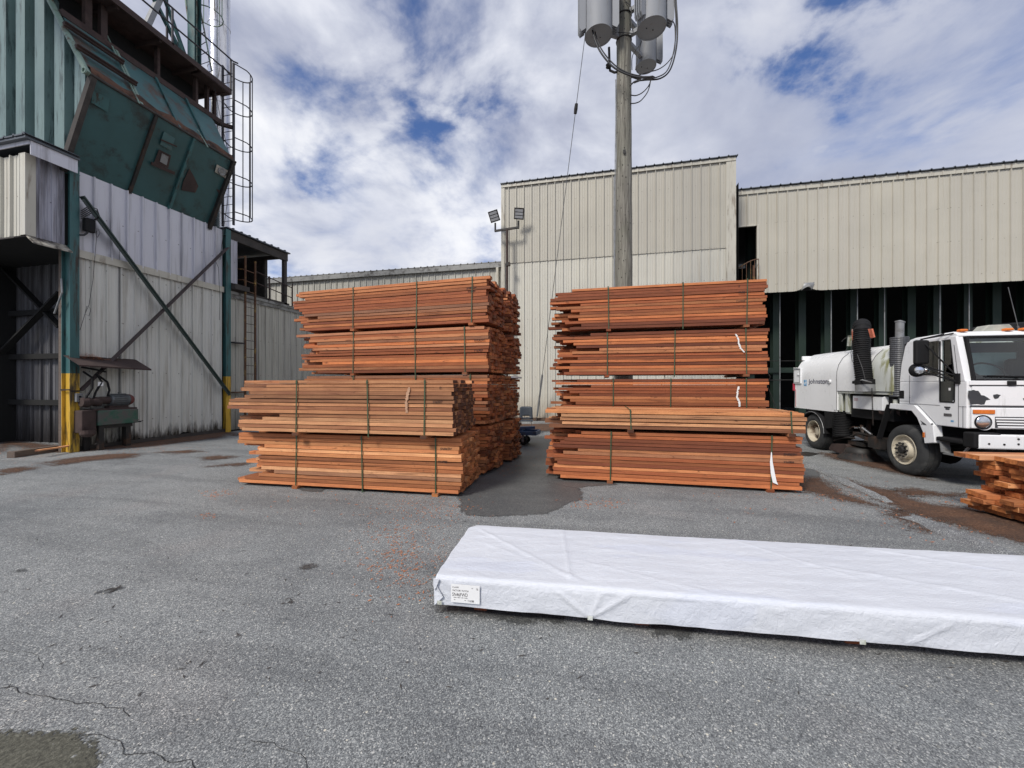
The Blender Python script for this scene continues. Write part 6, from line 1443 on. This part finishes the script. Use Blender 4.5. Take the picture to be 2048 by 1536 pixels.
# ================= SKY, SUN, CAMERA ===============================================
SUN_EL, = (math.radians(44),); SUN_AZ = math.radians(208)      # compass-style: where the sun stands, clockwise from +Y
sd = Vector((math.sin(SUN_AZ) * math.cos(SUN_EL), math.cos(SUN_AZ) * math.cos(SUN_EL), math.sin(SUN_EL)))
w = bpy.data.worlds.new('World'); SC.world = w; w.use_nodes = True; t = w.node_tree; t.nodes.clear()
class WT(NT):
    def __init__(s, tree): s.t = tree
wt = WT(t)
out = wt.n('ShaderNodeOutputWorld'); sky = wt.n('ShaderNodeTexSky'); sky.sky_type = 'NISHITA'; sky.sun_disc = False; sky.sun_elevation = SUN_EL; sky.sun_rotation = SUN_AZ
sky.air_density = 1.0; sky.dust_density = .6; sky.ozone_density = 2.0
bg1 = wt.n('ShaderNodeBackground'); wt.l(wt.mix(1, sky.outputs[0], (.78, .92, 1.25), 'MULTIPLY'), bg1.inputs[0]); bg1.inputs[1].default_value = .10
tc = wt.n('ShaderNodeTexCoord').outputs['Generated']; sp = wt.n('ShaderNodeSeparateXYZ'); wt.l(tc, sp.inputs[0])
zc = wt.math('MAXIMUM', sp.outputs[2], 0.0); dn = wt.math('ADD', zc, .28)
cb = wt.n('ShaderNodeCombineXYZ'); wt.l(wt.math('DIVIDE', sp.outputs[0], dn), cb.inputs[0]); wt.l(wt.math('DIVIDE', sp.outputs[1], dn), cb.inputs[1])
P_ = cb.outputs[0]
wob = wt.vm('ADD', tc, wt.vm('MULTIPLY', wt.vm('SUBTRACT', wt.noise(P_, 5, 6, .6, 0, 1), (.5, .5, .5)), (.3, .3, .3)))
n1 = wt.noise(P_, 1.5, 10, .58, .35); n2 = wt.noise(wt.vm('ADD', P_, (3.1, 5.2, 0)), 3.6, 9, .56, .25); n3 = wt.noise(wt.vm('ADD', P_, (8.1, 1.2, 0)), .9, 4, .5, .2)
gap = None; gmod = wt.mr(n2, .38, .6, .9, .05)
for (x, y, rad, amt) in ((840, 165, .20, .10), (800, 150, .12, .07), (975, 195, .12, .10), (905, 225, .07, .08), (610, 300, .10, .12), (690, 375, .06, .07), (1570, 20, .20, .15), (1640, 75, .12, .10), (1790, 30, .16, .13), (1700, -60, .25, .10), (1900, 150, .35, -.10), (1350, 250, .3, -.10), (480, 150, .25, -.06), (640, 160, .12, .06), (620, 20, .2, .06), (1250, -200, .3, -.08), (1500, 400, .45, -.08), (1150, 350, .4, -.06), (700, 450, .3, -.08)):
    d = ray(x, y).normalized(); dist = wt.vm('DISTANCE', wob, tuple(d)); g_ = wt.mr(dist, 0, rad, amt, 0, True); g_ = wt.math('MULTIPLY', g_, gmod); gap = g_ if gap is None else wt.math('ADD', gap, g_)
dens = wt.math('SUBTRACT', wt.math('ADD', wt.math('MULTIPLY', n1, .62), wt.math('MULTIPLY', n2, .38)), gap)
mask = wt.mr(dens, .35, .50, 0, 1, True)
thin = wt.mr(dens, .38, .56, 0, 1)
bri = wt.math('ADD', wt.math('MULTIPLY', n2, .55), wt.math('MULTIPLY', n3, .45))
brn = wt.mr(bri, .34, .60, 0, 1, True)
ccol = wt.ramp(brn, [(0, (.36, .39, .51)), (.3, (.47, .50, .62)), (.6, (.62, .65, .75)), (.85, (.78, .80, .88)), (1, (.92, .93, .97))])
# brighter white heaps low in the left-centre of the sky, greyer sheet on the right
for (x, y, rad, f) in ((650, 420, .42, .50), (840, 330, .25, .35), (560, 200, .2, .2), (1100, 60, .3, .15), (1380, 200, .25, .25)):
    d = ray(x, y).normalized(); g_ = wt.mr(wt.vm('DISTANCE', tc, tuple(d)), 0, rad, f, 0, True); ccol = wt.mix(wt.math('MULTIPLY', g_, wt.mr(n2, .35, .6, .4, 1)), ccol, (.93, .94, .97))
for (x, y, rad, f) in ((1850, 200, .55, .75), (1500, 260, .35, .5), (1250, 100, .3, .3), (760, 500, .18, .5), (600, 470, .14, .4)):
    d = ray(x, y).normalized(); g_ = wt.mr(wt.vm('DISTANCE', tc, tuple(d)), 0, rad, f, 0, True); ccol = wt.mix(g_, ccol, (.42, .455, .58))
bg2 = wt.n('ShaderNodeBackground'); wt.l(ccol, bg2.inputs[0]); bg2.inputs[1].default_value = .96
ms = wt.n('ShaderNodeMixShader'); wt.l(wt.math('MULTIPLY', mask, wt.mr(thin, 0, 1, .72, 1)), ms.inputs[0]); wt.l(bg1.outputs[0], ms.inputs[1]); wt.l(bg2.outputs[0], ms.inputs[2]); wt.l(ms.outputs[0], out.inputs[0])
sl = bpy.data.lights.new('sun', 'SUN'); sl.energy = 3.0; sl.angle = math.radians(14); sl.color = (1, .95, .87)
so_ = bpy.data.objects.new('sun', sl); COL.objects.link(so_); so_.rotation_euler = sd.to_track_quat('Z', 'Y').to_euler(); so_.location = (0, -10, 30)
cam = bpy.data.cameras.new('camera'); co_ = bpy.data.objects.new('camera', cam); COL.objects.link(co_)
cam.sensor_width = 36; cam.lens = 36 * 770 / 2048; cam.clip_start = .05; cam.clip_end = 2000
co_.location = (0, 0, CAMH); co_.rotation_euler = (PI / 2, 0, YAW); SC.camera = co_
vs_ = SC.view_settings; vs_.view_transform = 'Standard'; vs_.look = 'None'; vs_.exposure = 0.12; vs_.gamma = 1.0
SC.render.engine = 'CYCLES'
